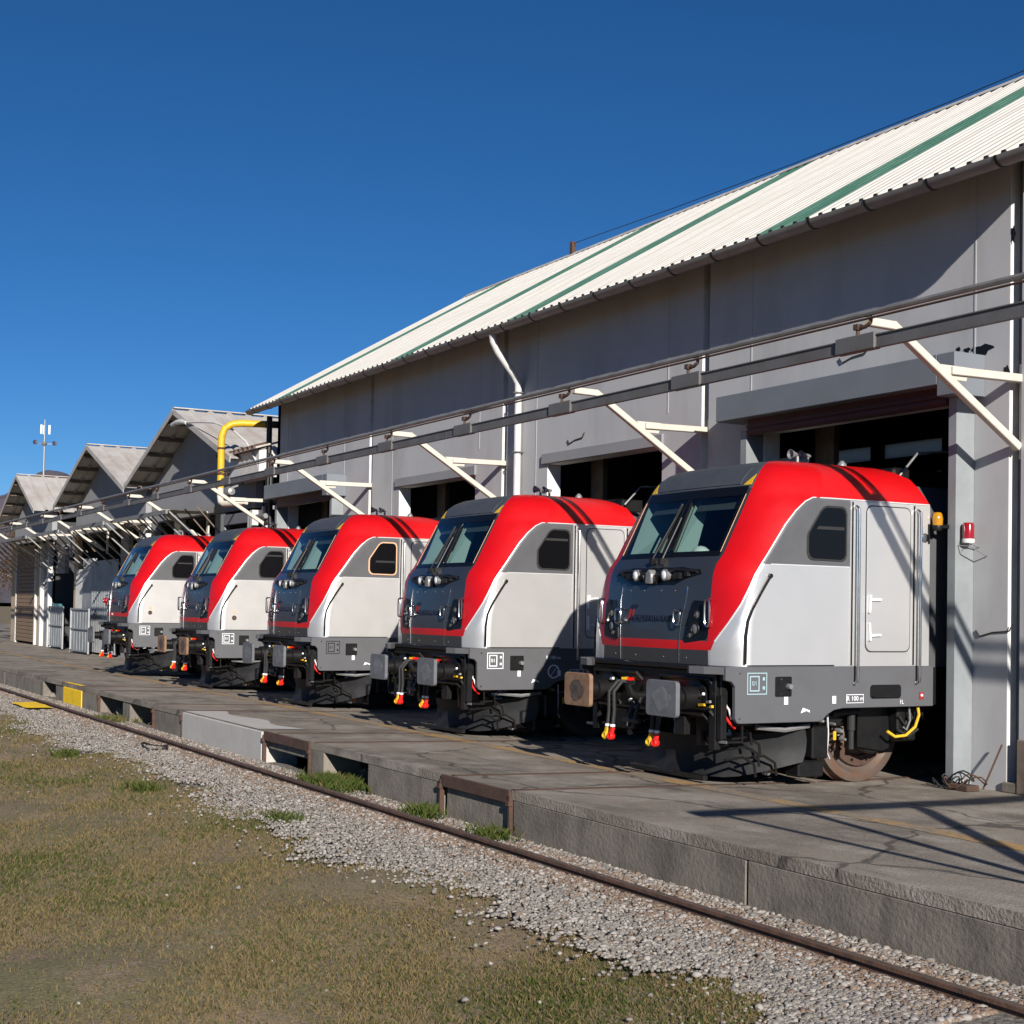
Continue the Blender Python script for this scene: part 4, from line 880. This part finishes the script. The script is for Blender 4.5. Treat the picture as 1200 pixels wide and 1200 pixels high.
    # ---- running gear
    prof = [(.06, .02), (.1, .06), (.16, .07), (.3, .02), (.47, .0), (.50, .03), (.52, .05), (.605, .05), (.625, .04), (.632, -.06), (.655, -.085), (.655, -.10), (.5, -.1), (.1, -.09)]
    for y in (2.93, 5.53):
        for s in (1, -1):
            w = P('wheel', MB().lathe((s*.8, y, .626), (s, 0, 0), prof, 40).mesh('wheel', 'wheel', ang=28))
            link('brake_disc', MB().lathe((s*.8, y, .626), (s, 0, 0), [(.3, .03), (.31, .055), (.43, .05), (.44, .02)], 32).mesh('brake_disc', 'rust', ang=25), w)
            for k in range(10):
                t = k*2*math.pi/10
                if y < 3 and s > 0: link('wheel_bolt', MB().lathe((.83, y+.37*math.cos(t), .626+.37*math.sin(t)), (1, 0, 0), [(0, .04), (.017, .04), (.018, 0)], 6).mesh('wheel_bolt', 'under'), w)
        P('axle', MB().cyl((-.8, y, .626), (.8, y, .626), .09, 14).mesh('axle', 'under'))
    for s in (1, -1):
        P('axle_box', MB().prism([(2.66, .72), (2.72, .42), (2.9, .36), (3.2, .46), (3.3, .74), (3.2, .94), (2.7, .94)], lambda a, c: (s*.92, a, c), (s*.2, 0, 0)).mesh('axle_box', 'under', bevel=.015))
        P('guard_plate', MB().prism([(2.62, .92), (2.62, .46), (3.02, .40), (3.12, .44), (3.1, .92)], lambda a, c: (s*1.14, a, c), (s*.02, 0, 0)).mesh('guard_plate', 'black', smooth=False))
        P('bogie_frame', MB().prism([(1.9, .96), (1.9, .80), (2.4, .72), (2.6, .94), (3.5, .94), (3.8, .74), (5.0, .74), (5.2, .96)], lambda a, c: (s*.98, a, c), (s*.12, 0, 0)).mesh('bogie_frame', 'under', bevel=.01, smooth=False))
        sp = MB(); sp.tube([(s*1.03+.06*math.cos(t), 2.42+.06*math.sin(t), .48+.30*t/31.4) for t in np.linspace(0, 31.4, 60)], .013, 5)
        P('coil_spring', sp.mesh('coil_spring', 'under'))
        P('damper', MB().cyl((s*1.18, 2.5, .44), (s*1.18, 2.5, .9), .035, 10).cyl((s*1.18, 2.5, .66), (s*1.18, 2.5, .88), .048, 10).mesh('damper', 'rubber'))
        P('damper', MB().cyl((s*1.18, 2.2, .86), (s*1.18, 2.62, .88), .035, 10).mesh('damper', 'rubber'))
        P('sand_pipe', MB().tube([(s*.95, 2.1, .85), (s*1.0, 2.12, .5), (s*.9, 2.22, .22), (s*.8, 2.3, .08)], .022, 7).mesh('sand_pipe', 'under'))
        P('sander_box', MB().box(s*.9, s*1.25, 1.86, 2.1, .35, .72).box(s*.95, s*1.2, 1.7, 2.08, .14, .33).mesh('sander_box', 'black', bevel=.02))
        P('white_cable', MB().tube([(s*1.2, 2.12, .86), (s*1.24, 2.1, .62), (s*1.22, 2.1, .42), (s*1.2, 2.16, .34)], .010, 5).mesh('white_cable', 'trim'))
        P('yellow_tag', MB().box(s*1.24, s*1.25, 2.17, 2.21, .56, .66).mesh('yellow_tag', 'yellow', smooth=False))
        P('equipment_box', MB().box(s*1.02, s*1.30, 3.12, 3.42, .52, .93).mesh('equipment_box', 'under', bevel=.02))
        P('hose_bundle', MB().tube([(s*1.32, 3.12, .82), (s*1.33, 3.2, .72), (s*1.32, 3.3, .84), (s*1.32, 3.4, .7)], .02, 6).tube([(s*1.32, 3.1, .66), (s*1.34, 3.25, .58), (s*1.32, 3.42, .66)], .018, 6).mesh('hose_bundle', 'rubber'))
        P('conduit', MB().tube([(s*1.3, 1.0, .74), (s*1.3, 1.4, .70), (s*1.3, 1.75, .74)], .03, 7).mesh('conduit', 'galv'))
        P('flange_lube', MB().box(s*.78, s*.86, 1.52, 1.62, .16, .24).mesh('flange_lube', 'amber', bevel=.01))
        P('flange_cap', MB().lathe((s*.9, 1.45, .2), (s, 0, 0), [(.05, 0), (.05, .06), (0, .07)], 10).mesh('flange_cap', 'galv'))
        for y, z, r in ((2.3, .66, .03), (2.36, .56, .022), (2.2, .74, .02), (3.3, .62, .035), (2.02, .78, .025)):
            P('fitting', MB().lathe((s*1.2, y, z), (s, 0, 0), [(r, -.05), (r, .02), (r*.6, .045), (0, .045)], 9).mesh('fitting', 'galv'))
    rq = random.Random(11)
    for q in range(26):      # dark pipework and boxes in the gap under the floor
        s = 1 if q % 3 else -1; y = rq.uniform(.75, 2.4); z = rq.uniform(.35, .82); x = rq.uniform(.75, 1.28)
        if q % 2: P('valve_box', MB().box(s*x-.05, s*x+.05, y-.06, y+.06, z-.05, z+.06).mesh('valve_box', 'under', bevel=.01))
        else: P('air_pipe', MB().tube([(s*x, y-.25, z), (s*x, y, z+.02), (s*(x+.05), y+.12, z-.06), (s*(x+.04), y+.15, z-.2)], .016, 6).mesh('air_pipe', 'under'))
    P('underframe', MB().box(-1.38, 1.38, .67, 10.9, .96, 1.40).mesh('underframe', 'black', smooth=False))
    return L
M['greasespot'] = mat('grease_on_plate', (.17, .175, .185), .4, metal=.3, var=.7, vscale=7, vcol=(.27, .275, .29))
M['greasedark'] = mat('dark_grease', (.05, .042, .036), .5, var=.8, vscale=10, vcol=(.15, .1, .07))
M['emblem'] = mat('emblem_ink', (.32, .45, .48), .5)
TX = dict(r100=text_mesh('lettering', 'R 100 m', .075, 'lamp'), l1=text_mesh('lettering', '1L', .07, 'lamp'), e01=text_mesh('lettering', '01', .075, 'emblem'),
          name=text_mesh('lettering', 'MERCITALIA RAIL', .104, 'navy', .003))
loco = build_loco()
def remesh(L, name, fn):
    for o in L.children:
        if o.name.split('.')[0] == name: fn(o)
def recol(o, k):
    o.data = o.data.copy(); o.data.materials.clear(); o.data.materials.append(M[k])
specs = [(-13.89, 9.22, 'nearest red, grey and silver electric locomotive, with its whole cab side door in view'),
         (-20.19, 9.40, 'second electric locomotive from the right, with a round white emblem on its shaded skirt'),
         (-26.45, 9.38, 'middle electric locomotive of the row, beige masking round its side window'),
         (-32.60, 9.38, 'red and silver locomotive with rusty buffer plates, second from the left end of the row'),
         (-38.8, 9.17, 'farthest red and silver locomotive, at the left end, red tail lamp on its nose')]
locos = []
for i, (x, y, lab) in enumerate(specs):
    L = loco if i == 0 else copy_tree(loco)
    L.location = (x, y, .0 if i < 4 else .05); L['label'] = lab; locos.append(L)
bpy.context.view_layer.update()
def kids(L, nm): return [o for o in L.children if o.name.split('.')[0] == nm]
def sub(o, nm): return [c for c in o.children if c.name.split('.')[0] == nm]
rust_near = {3}; rust_far = {0, 3}
for i, L in enumerate(locos):
    for k, bf in enumerate(kids(L, 'buffer')):
        if (k == 0 and i in rust_near) or (k == 1 and i in rust_far):
            for o in sub(bf, 'buffer_plate'): recol(o, 'padrust'); o['label'] = 'rusty brown buffer plate'
            for o in sub(bf, 'grease_patch'): recol(o, 'greasedark')
    for o in kids(L, 'window_frame'):       # blinds pulled to different heights
        for c in sub(o, 'blind_bar'): c.location.z = (0, .09, -.12, .14, .03)[i]
    for o in kids(L, 'brake_hose'): o.location.y = (0, -.015, .02, -.03, .025)[i]; o.location.x = (0, .02, -.02, .03, -.015)[i]
    for k, o in enumerate(kids(L, 'wiper')): o.location.x = (0, -.03, .02, -.05, .03)[i]*(1 if k else .4)
    if i == 2:
        for o in kids(L, 'window_frame'): recol(o, 'tape'); o['label'] = 'side window frame masked in beige'
        for e in kids(L, 'emblem'):
            if e.matrix_world.translation is not None: recol(e, 'black'); e['label'] = 'dark square emblem plate'
            for c in sub(e, 'lettering'): recol(c, 'black')
    if i in (1, 3, 4):
        for e in kids(L, 'emblem'):
            recol(e, 'lamp')
            for c in sub(e, 'lettering'): recol(c, 'lamp')
    if i in (3, 4):   # small triangle and round sticker on the silver panel
        link('sticker_triangle', MB().prism([(.93, 1.79), (1.03, 1.79), (.98, 1.88)], lambda a, c: (1.4895, a, c), (.003, 0, 0)).mesh('sticker_triangle', 'tape', smooth=False), L)
        link('sticker_disc', MB().lathe((1.4895, .98, 1.70), (1, 0, 0), [(0, .003), (.055, .003), (.056, 0)], 16).mesh('sticker_disc', 'rust'), L)
    if i == 1:
        link('round_emblem', MB().lathe((1.4895, 1.86, 1.07), (1, 0, 0), [(.085, 0), (.085, .003), (.105, .003), (.105, 0)], 24).bar((1.491, 1.8, 1.0), (1.491, 1.92, 1.14), .004, .016, up=(1, 0, 0)).mesh('round_emblem', 'lamp', smooth=False), L)
        o = link('lettering', text_mesh('lettering', 'R 100 m', .075, 'lamp'), L, loc=(1.4905, 1.85, 1.28)); o.rotation_euler = (math.pi/2, 0, math.pi/2)
    if i == 4:
        link('tail_lamp', MB().lathe((-.98, .44, 2.0), (0, -1, 0), [(0, .1), (.06, .09), (.07, .05), (.07, -.05), (0, -.06)], 14).bar((-.98, .44, 1.95), (-.9, .5, 1.78), .03, .03).mesh('tail_lamp', 'redlens'), L)
        o = link('lettering', text_mesh('lettering', '494', .09, 'lamp'), L, loc=(-.2, front_y(.2, 1.63)-.006, 1.63)); o.rotation_euler = (math.pi/2, 0, 0)
    if i == 0:
        pts = [(1.42, 3.32, .93), (1.43, 3.33, .84), (1.43, 3.27, .70), (1.40, 3.15, .60), (1.36, 3.02, .585), (1.33, 2.92, .65)]
        link('yellow_cable', MB().tube(pts, .018, 7).mesh('yellow_cable', 'yellow'), L)
        link('loose_cable', MB().tube([(1.38, 3.22, .93), (1.4, 3.22, .78), (1.38, 3.18, .66), (1.36, 3.15, .7)], .012, 6).mesh('loose_cable', 'galv'), L)
    # own rails under each, in the shade
    for s in (-1, 1):
        MB().box(x_ := L.location.x+s*.752-.034, x_+.068, 9.9, 20, .005, .012).build('inset_rail', 'rail', kind='structure', smooth=False)
# white hard hat on the nearest loco's desk
ht = thing('hard_hat', (-13.89+.28, 9.22+.96, 2.655), 'white hard hat lying behind the windscreen of the nearest locomotive', 'hard hat')
MB().lathe((0, 0, 0), (0, .25, 1), [(.15, .0), (.145, .015), (.115, .02), (.11, .06), (.085, .10), (.04, .125), (0, .13)], 20).build('hat_shell', 'hat', ht)
MB().prism([(-.1, -.06), (.1, -.06), (.06, -.19), (-.06, -.19)], lambda a, c: (a, c, .0), (0, -.01, .012)).build('brim', 'hat', ht)
# ------------------------------------------------------------------ gabled sheds on the left
M['canopy'] = translucent('fibreglass_sheet', (.5, .47, .4))
M['soffit2'] = mat('sheet_underside', (.40, .36, .30), .8, var=.4, vscale=2)
YV, YSW = 12.35, 13.2
def gable(xa, za, hw, hl, ze, label, nsheet, depth, tone):
    g = thing('gabled_shed', (xa, YSW, 0), label, 'shed', 'row of gabled sheds')
    sl = (za-ze)/hw
    # wall: gable triangle above the doors
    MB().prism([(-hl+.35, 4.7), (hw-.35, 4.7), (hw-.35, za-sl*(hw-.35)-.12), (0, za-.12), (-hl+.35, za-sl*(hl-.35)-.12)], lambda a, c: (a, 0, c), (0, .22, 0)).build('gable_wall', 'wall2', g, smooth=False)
    w = depth/nsheet
    for s, ln in ((1, hw), (-1, hl)):
        L_ = math.hypot(ln, sl*ln); ux, uz = s*ln/L_, -sl*ln/L_; nx_, nz_ = s*sl*ln/L_, ln/L_
        ribs = []; n = 2
        for i in range(n): a = i*w/n; ribs += [(a, 0), (a+w/n*.72, 0), (a+w/n*.78, .07), (a+w/n*.94, .07)]
        ribs.append((w, 0)); k = len(ribs)
        vs = [(ux*t+nx_*(c-th), a, uz*t+nz_*(c-th)) for t in (0, L_) for th in (0, .03) for a, c in ribs]
        fs = [(i, i+1, 2*k+i+1, 2*k+i) for i in range(k-1)]+[(k+i, 3*k+i, 3*k+i+1, k+i+1) for i in range(k-1)]+[(i, k+i, k+i+1, i+1) for i in range(k-1)]+[(2*k+i, 2*k+i+1, 3*k+i+1, 3*k+i) for i in range(k-1)]+[(0, 2*k, 3*k, k), (k-1, 2*k-1, 4*k-1, 3*k-1)]
        me = MB().add(vs, fs).mesh('roof_sheet', tone, smooth=False)
        for j in range(nsheet): link('roof_sheet', me, g, loc=(0, YV-YSW+j*w, za))
        # verge board and purlins under the overhang
        MB().bar((0, YV-YSW-.02, za-.06), (s*ln, YV-YSW-.02, za-.06-sl*ln), .03, .17, up=(0, 0, 1)).build('verge_board', 'shedroof', g, smooth=False)
        for j in range(5):
            t = ln*(j+.6)/5
            MB().box(s*t-.05, s*t+.05, YV-YSW+.02, -.003, za-sl*t-.16, za-sl*t-.045).build('purlin', 'timber', g, smooth=False)
    MB().bar((0, YV-YSW-.03, za+.05), (0, YV-YSW+depth, za+.05), .3, .03).build('ridge_cap', tone, g, smooth=False)
    # dark inside
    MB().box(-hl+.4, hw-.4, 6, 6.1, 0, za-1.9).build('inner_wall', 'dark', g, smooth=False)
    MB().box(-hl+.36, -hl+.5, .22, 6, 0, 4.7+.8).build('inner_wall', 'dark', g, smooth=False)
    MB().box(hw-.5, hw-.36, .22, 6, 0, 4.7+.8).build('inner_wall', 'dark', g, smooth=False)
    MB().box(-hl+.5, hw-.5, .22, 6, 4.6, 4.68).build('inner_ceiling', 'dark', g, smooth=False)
    return g
g1 = gable(-43.3, 7.93, 5.6, 5.7, 6.0, 'gabled shed next to the big hall, with yellow pipe in front', 10, 12, 'shedroof')
g2 = gable(-54.7, 7.87, 5.65, 5.7, 5.9, 'middle gabled shed with rusty tinted metal roof', 10, 12, 'shedroof')
g3 = gable(-68.7, 7.77, 4.3, 5.0, 5.95, 'farthest and smallest gabled shed, at the left end of the row', 8, 10, 'shedroof')
def piers(g, lst):
    gx = g.location.x
    for name, x0, x1, z0, z1, y, mt in lst:
        MB().box(x0-gx, x1-gx, y-YSW, y-YSW+.18, z0, z1).build(name, mt, g, bevel=.01, smooth=False)
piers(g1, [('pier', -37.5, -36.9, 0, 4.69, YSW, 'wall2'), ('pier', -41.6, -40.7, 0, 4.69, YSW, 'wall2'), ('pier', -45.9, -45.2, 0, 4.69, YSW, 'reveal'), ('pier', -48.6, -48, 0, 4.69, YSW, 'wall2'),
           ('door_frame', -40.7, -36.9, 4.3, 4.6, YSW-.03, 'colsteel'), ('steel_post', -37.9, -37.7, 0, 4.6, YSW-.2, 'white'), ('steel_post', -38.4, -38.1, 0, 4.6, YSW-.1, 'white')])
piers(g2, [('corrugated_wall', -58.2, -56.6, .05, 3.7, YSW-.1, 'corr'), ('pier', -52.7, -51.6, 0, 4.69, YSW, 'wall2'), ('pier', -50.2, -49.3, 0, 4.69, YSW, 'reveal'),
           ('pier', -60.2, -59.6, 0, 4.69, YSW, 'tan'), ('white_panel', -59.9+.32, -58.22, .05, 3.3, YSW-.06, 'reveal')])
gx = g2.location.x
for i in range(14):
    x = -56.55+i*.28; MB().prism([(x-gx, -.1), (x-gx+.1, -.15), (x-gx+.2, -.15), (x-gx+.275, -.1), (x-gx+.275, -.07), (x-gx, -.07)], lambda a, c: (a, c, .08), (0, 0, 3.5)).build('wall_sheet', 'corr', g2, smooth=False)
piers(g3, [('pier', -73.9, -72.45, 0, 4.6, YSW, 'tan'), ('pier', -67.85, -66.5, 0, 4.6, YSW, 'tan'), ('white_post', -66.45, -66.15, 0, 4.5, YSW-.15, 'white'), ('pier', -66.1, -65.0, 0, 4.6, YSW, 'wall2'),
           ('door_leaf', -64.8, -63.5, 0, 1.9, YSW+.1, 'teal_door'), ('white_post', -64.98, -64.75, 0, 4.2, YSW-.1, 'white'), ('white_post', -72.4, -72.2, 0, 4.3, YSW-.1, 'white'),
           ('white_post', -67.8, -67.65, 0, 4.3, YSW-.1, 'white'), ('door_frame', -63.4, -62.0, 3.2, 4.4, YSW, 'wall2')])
gx = g3.location.x
sl_ = MB().box(-72.15-gx, -67.9-gx, .0, .03, 0, .17).prism([(0, 0), (-.02, .02), (-.02, .15), (0, .17)], lambda a, c: (-72.15-gx, a, c), (4.25, 0, 0)).mesh('shutter_slat', 'brownshut', smooth=False)
for i in range(25): link('shutter_slat', sl_, g3, loc=(0, -.06, .1+.18*i))
# canopies
for (x0, x1, lab) in ((-47.0, -40.9, 'pale fibreglass canopy under the gable that has the yellow pipe'), (-53.4, -48.4, 'pale fibreglass canopy left of the valley between the two larger gables'),
                      (-60.3, -55.4, 'pale fibreglass canopy under the left half of the middle gable'), (-74.5, -61.6, 'long pale canopy above the brown roller shutter')):
    cn = thing('door_canopy', (x0, 13.0, 4.9), lab, 'canopy', 'canopies over the shed doors')
    n = max(2, round((x1-x0)/1.25)); w = (x1-x0)/n
    me = MB().add([(a, y, z) for y, z in ((.0, .12), (-1.45, -.22)) for a in (0, w*.25, w*.3, w*.7, w*.75, w-.02)]+[(a, y, z-.02) for y, z in ((.0, .12), (-1.45, -.22)) for a in (0, w*.25, w*.3, w*.7, w*.75, w-.02)],
                  [(i, i+1, 6+i+1, 6+i) for i in range(5)]+[(12+i, 18+i, 19+i, 13+i) for i in range(5)]+[(6+i, 7+i, 19+i, 18+i) for i in range(5)]).mesh('canopy_sheet', 'canopy', smooth=False)
    for i in range(n): link('canopy_sheet', me, cn, loc=(i*w, 0, 0))
    MB().box(0, x1-x0, -1.5, -1.44, -.32, -.2).build('canopy_rail', 'galv', cn, smooth=False)
    st = MB().bar((0, -1.4, -.25), (0, .1, -1.55), .045, .045).mesh('strut', 'galv', smooth=False)
    st2 = MB().bar((0, -.7, -.1), (0, .1, -.95), .035, .035).mesh('strut', 'timber', smooth=False)
    for i in range(n+1):
        link('strut', st, cn, loc=(i*w, 0, 0)); link('strut', st2, cn, loc=(i*w+.4, 0, 0))
# loose gates and railings before the far doors
def gate(x0, x1, y, h, lab, nbar):
    g = thing('sheet_gate', ((x0+x1)/2, y, 0), lab, 'gate'); hw = (x1-x0)/2
    f = MB().bar((-hw, 0, .04), (-hw, 0, h), .06, .05).bar((hw, 0, .04), (hw, 0, h), .06, .05)
    f.bar((-hw+.03, 0, h-.03), (hw-.03, 0, h-.03), .05, .05).bar((-hw+.03, 0, .12), (hw-.03, 0, .12), .05, .05).bar((-hw+.03, 0, h*.55), (hw-.03, 0, h*.55), .05, .04)
    f.build('frame', 'corr', g, smooth=False)
    for i in range(nbar):
        a = -hw+.05+(2*hw-.1)*i/nbar; b_ = a+(2*hw-.1)/nbar*.86
        MB().box(a, b_, .03, .045, .15, h-.06).build('panel', 'corr', g, smooth=False)
gate(-63.4, -60.7, 12.9, 1.8, 'white framed grey metal gate before the teal door', 6)
gate(-57.6, -54.6, 12.55, 1.75, 'white framed metal gate behind the farthest locomotive', 6)
# pipes at the hall corner
yp = thing('yellow_pipe', (-37.75, 12.1, 5), 'thick yellow pipe bending from the hall wall down to the beam', 'pipe')
MB().tube([(.62, 1.9, 1.93), (.16, .5, 1.93), (.08, .26, 1.9), (.03, .08, 1.78), (0, 0, 1.55), (0, 0, .15)], .095, 12).build('upper_pipe', 'yellow', yp)
MB().tube([(0, 0, .149), (0, 0, -.1), (.08, 0, -.24), (.25, .05, -.3), (1.2, .3, -.3)], .09, 12).build('lower_elbow', 'cream', yp)
for z in (1.2, .5): MB().cyl((0, 0, z), (0, 0, z+.05), .115, 12).build('collar', 'rust', yp)
MB().cyl((.36, 1.1, 1.93), (.6, 1.85, 1.93), .098, 12).build('rusty_sleeve', 'rust', yp)
wt = thing('white_duct', (-43.2, 12.25, 7.4), 'white duct from the shed gable arching over to the hall corner', 'duct')
MB().tube([(.15, 0, .02), (.6, 0, .05), (1.1, 0, .02), (1.6, 0, -.06)], [.07, .08, .08, .05], 10).build('muffler', 'white', wt)
MB().tube([(1.55, 0, -.05), (2.6, .05, -.14), (4, .1, -.3), (5.3, .2, -.62), (6.2, .3, -1.05), (6.75, .4, -1.6), (6.95, .45, -1.9)], .028, 8).build('arched_tube', 'white', wt)
ph = thing('lean_to_box', (-37.8, 12.9, 5.4), 'small white lean-to box with tiled roof at the hall corner', 'lean-to')
MB().box(-1.5, 1.55, -.25, .3, 0, .72).build('box_wall', 'white', ph, bevel=.01, smooth=False)
MB().prism([(-.4, .7), (.6, 1.0), (.6, .95), (-.4, .65)], lambda a, c: (-1.65, a, c+.06), (3.35, 0, 0)).build('box_roof', 'shedroof', ph, smooth=False)
for i in range(9): MB().lathe((-1.5+i*.37, -.42, .74), (0, 1, .3), [(.07, 0), (.075, .5)], 8).build('roof_tile', 'rust', ph)
dp = thing('black_drainpipe', (-36.2, 12.92, 0), 'black drainpipes at the left corner of the big hall', 'drainpipe')
MB().tube([(-.06, 0, 0), (-.06, 0, 7.0)], .075, 10).build('pipe', 'black', dp)
MB().tube([(.16, 0, 0), (.16, 0, 5.75), (.1, 0, 5.95), (-.05, 0, 5.98)], .06, 10).build('pipe', 'black', dp)
MB().tube([(-.6, -.1, 4.35), (.1, -.1, 4.35)], .07, 10).build('pipe', 'galv', dp)
wl = thing('cable_lantern', (-38.2, 12.4, 5.05), 'grey floodlight housing hanging at the beam near the yellow pipe', 'floodlight')
MB().lathe((0, 0, 0), (1, 0, .05), [(0, -.5), (.12, -.45), (.15, -.2), (.16, .3), (.1, .5), (0, .52)], 14).build('housing', 'galv', wl)
MB().bar((0, 0, .1), (0, .5, .3), .05, .05).build('arm', 'galv', wl)

# ------------------------------------------------------------------ far things
hx_ = np.arange(-1500, -599, 30.); hy_ = np.concatenate([np.arange(-700, 100, 30.), np.arange(100, 260, 5.), np.arange(260, 900, 30.)])
vs = [(x, y, -2+(68+18*math.exp(-((y-181)/19)**2)+3*math.sin(y/37)+1.0*math.sin(y/9+x/50))*math.exp(-((x+900)/170)**2)*(1 if y < 320 else math.exp(-((y-320)/200)**2))) for x in hx_ for y in hy_]
k = len(hy_)
MB().add(vs, [(i*k+j, (i+1)*k+j, (i+1)*k+j+1, i*k+j+1) for i in range(len(hx_)-1) for j in range(k-1)]).build('hills', 'hill', kind='structure')
ms = thing('antenna_mast', (-304, 60, 0), 'slender radio mast rising against the sky beyond the sheds', 'mast')
MB().tube([(0, 0, 0), (0, 0, 39.3)], [.36, .16], 10).build('pole', 'galv', ms)
for x, y in ((.35, -.75), (.35, .85), (-.6, 0)): MB().box(x-.1, x+.1, y-.2, y+.2, 36.3, 38.2).build('panel_antenna', 'lamp', ms, bevel=.03)
MB().lathe((0, 0, 34.4), (0, 0, 1), [(.3, -.5), (.6, 0), (.3, .5)], 12).build('platform', 'galv', ms)
for y in (-1.9, 1.95): 
    MB().lathe((.3, y, 34.5), (1, 0, .2), [(0, -.3), (.42, -.2), (.5, .15), (0, .1)], 12).build('dish', 'navy', ms)
    MB().bar((0, 0, 34.3), (.2, y, 34.4), .1, .1).build('dish_arm', 'galv', ms)
def tree(x, y, h, r, leafn, mt, lab, trunk='timber'):
    t = thing('bushy_tree', (x, y, -.3), lab, 'tree'); mb = MB(); rn = random.Random(int(x*10))
    mb.tube([(0, 0, 0), (.05, .02, h*.3), (.0, .1, h*.7), (.1, 0, h*.95)], [h*.035, h*.028, h*.015, h*.006], 7)
    tips = []
    for i in range(16):
        z = h*(.25+.6*rn.random()); a = rn.uniform(0, 6.28); l = r*(1.1-z/h*.5)*rn.uniform(.6, 1.1)
        p = (l*math.cos(a), l*math.sin(a), z+l*.55); mb.tube([(0, .05, z), (p[0]*.5, p[1]*.5, z+l*.35), p], [h*.012, h*.008, h*.003], 5); tips.append(p); tips.append(tuple(q*.6+(z*.4 if j == 2 else 0) for j, q in enumerate(p)))
    mb.build('trunk', trunk, t)
    C0 = np.array(tips); idx = RNG.integers(0, len(C0), leafn); P = C0[idx]+RNG.normal(0, r*.16, (leafn, 3))
    s = RNG.uniform(.03, .08, leafn)*r*.5; d1 = RNG.normal(size=(leafn, 3)); d2 = RNG.normal(size=(leafn, 3)); d1 /= np.linalg.norm(d1, axis=1)[:, None]; d2 /= np.linalg.norm(d2, axis=1)[:, None]
    V = np.stack([P, P+d1*s[:, None], P+(d1+d2)*s[:, None], P+d2*s[:, None]], 1).reshape(-1, 3); Fq = np.arange(4*leafn).reshape(-1, 4)
    o = mass('crown', V, Fq, [mt], np.zeros(leafn), None, None); o.parent = t
    del o['kind']
tree(-98, 19, 8.2, 2.6, 15000, 'autumn', 'brown autumn tree beyond the smallest gable, taller of the two at the left edge')
tree(-92, 14.2, 4.2, 1.6, 6000, 'leafdark', 'low dark green bush tree at the left edge beside the shed')
# unseen trestle off to the right, added and shaped to cast the pavement shadows
ts = thing('shadow_trestle', (-2.85, 8.2, 0), 'unseen steel trestle right of the locomotives, added to cast the pavement shadows', 'trestle')
def tb(y0, z0, y1, z1, w, n): MB().bar((0, y0-8.5, z0), (.0, y1-8.5, z1), w, w).build(n, 'beam', ts, smooth=False)
tb(6.0, 3.5, 11.0, 3.5, .13, 'top_beam'); tb(8.5, .1, 6.3, 3.42, .08, 'leg'); tb(7.9, .12, 7.3, 3.42, .1, 'leg'); tb(6.3, .17, 8.9, 3.42, .12, 'leg'); tb(10.9, .03, 10.9, 3.42, .12, 'leg')
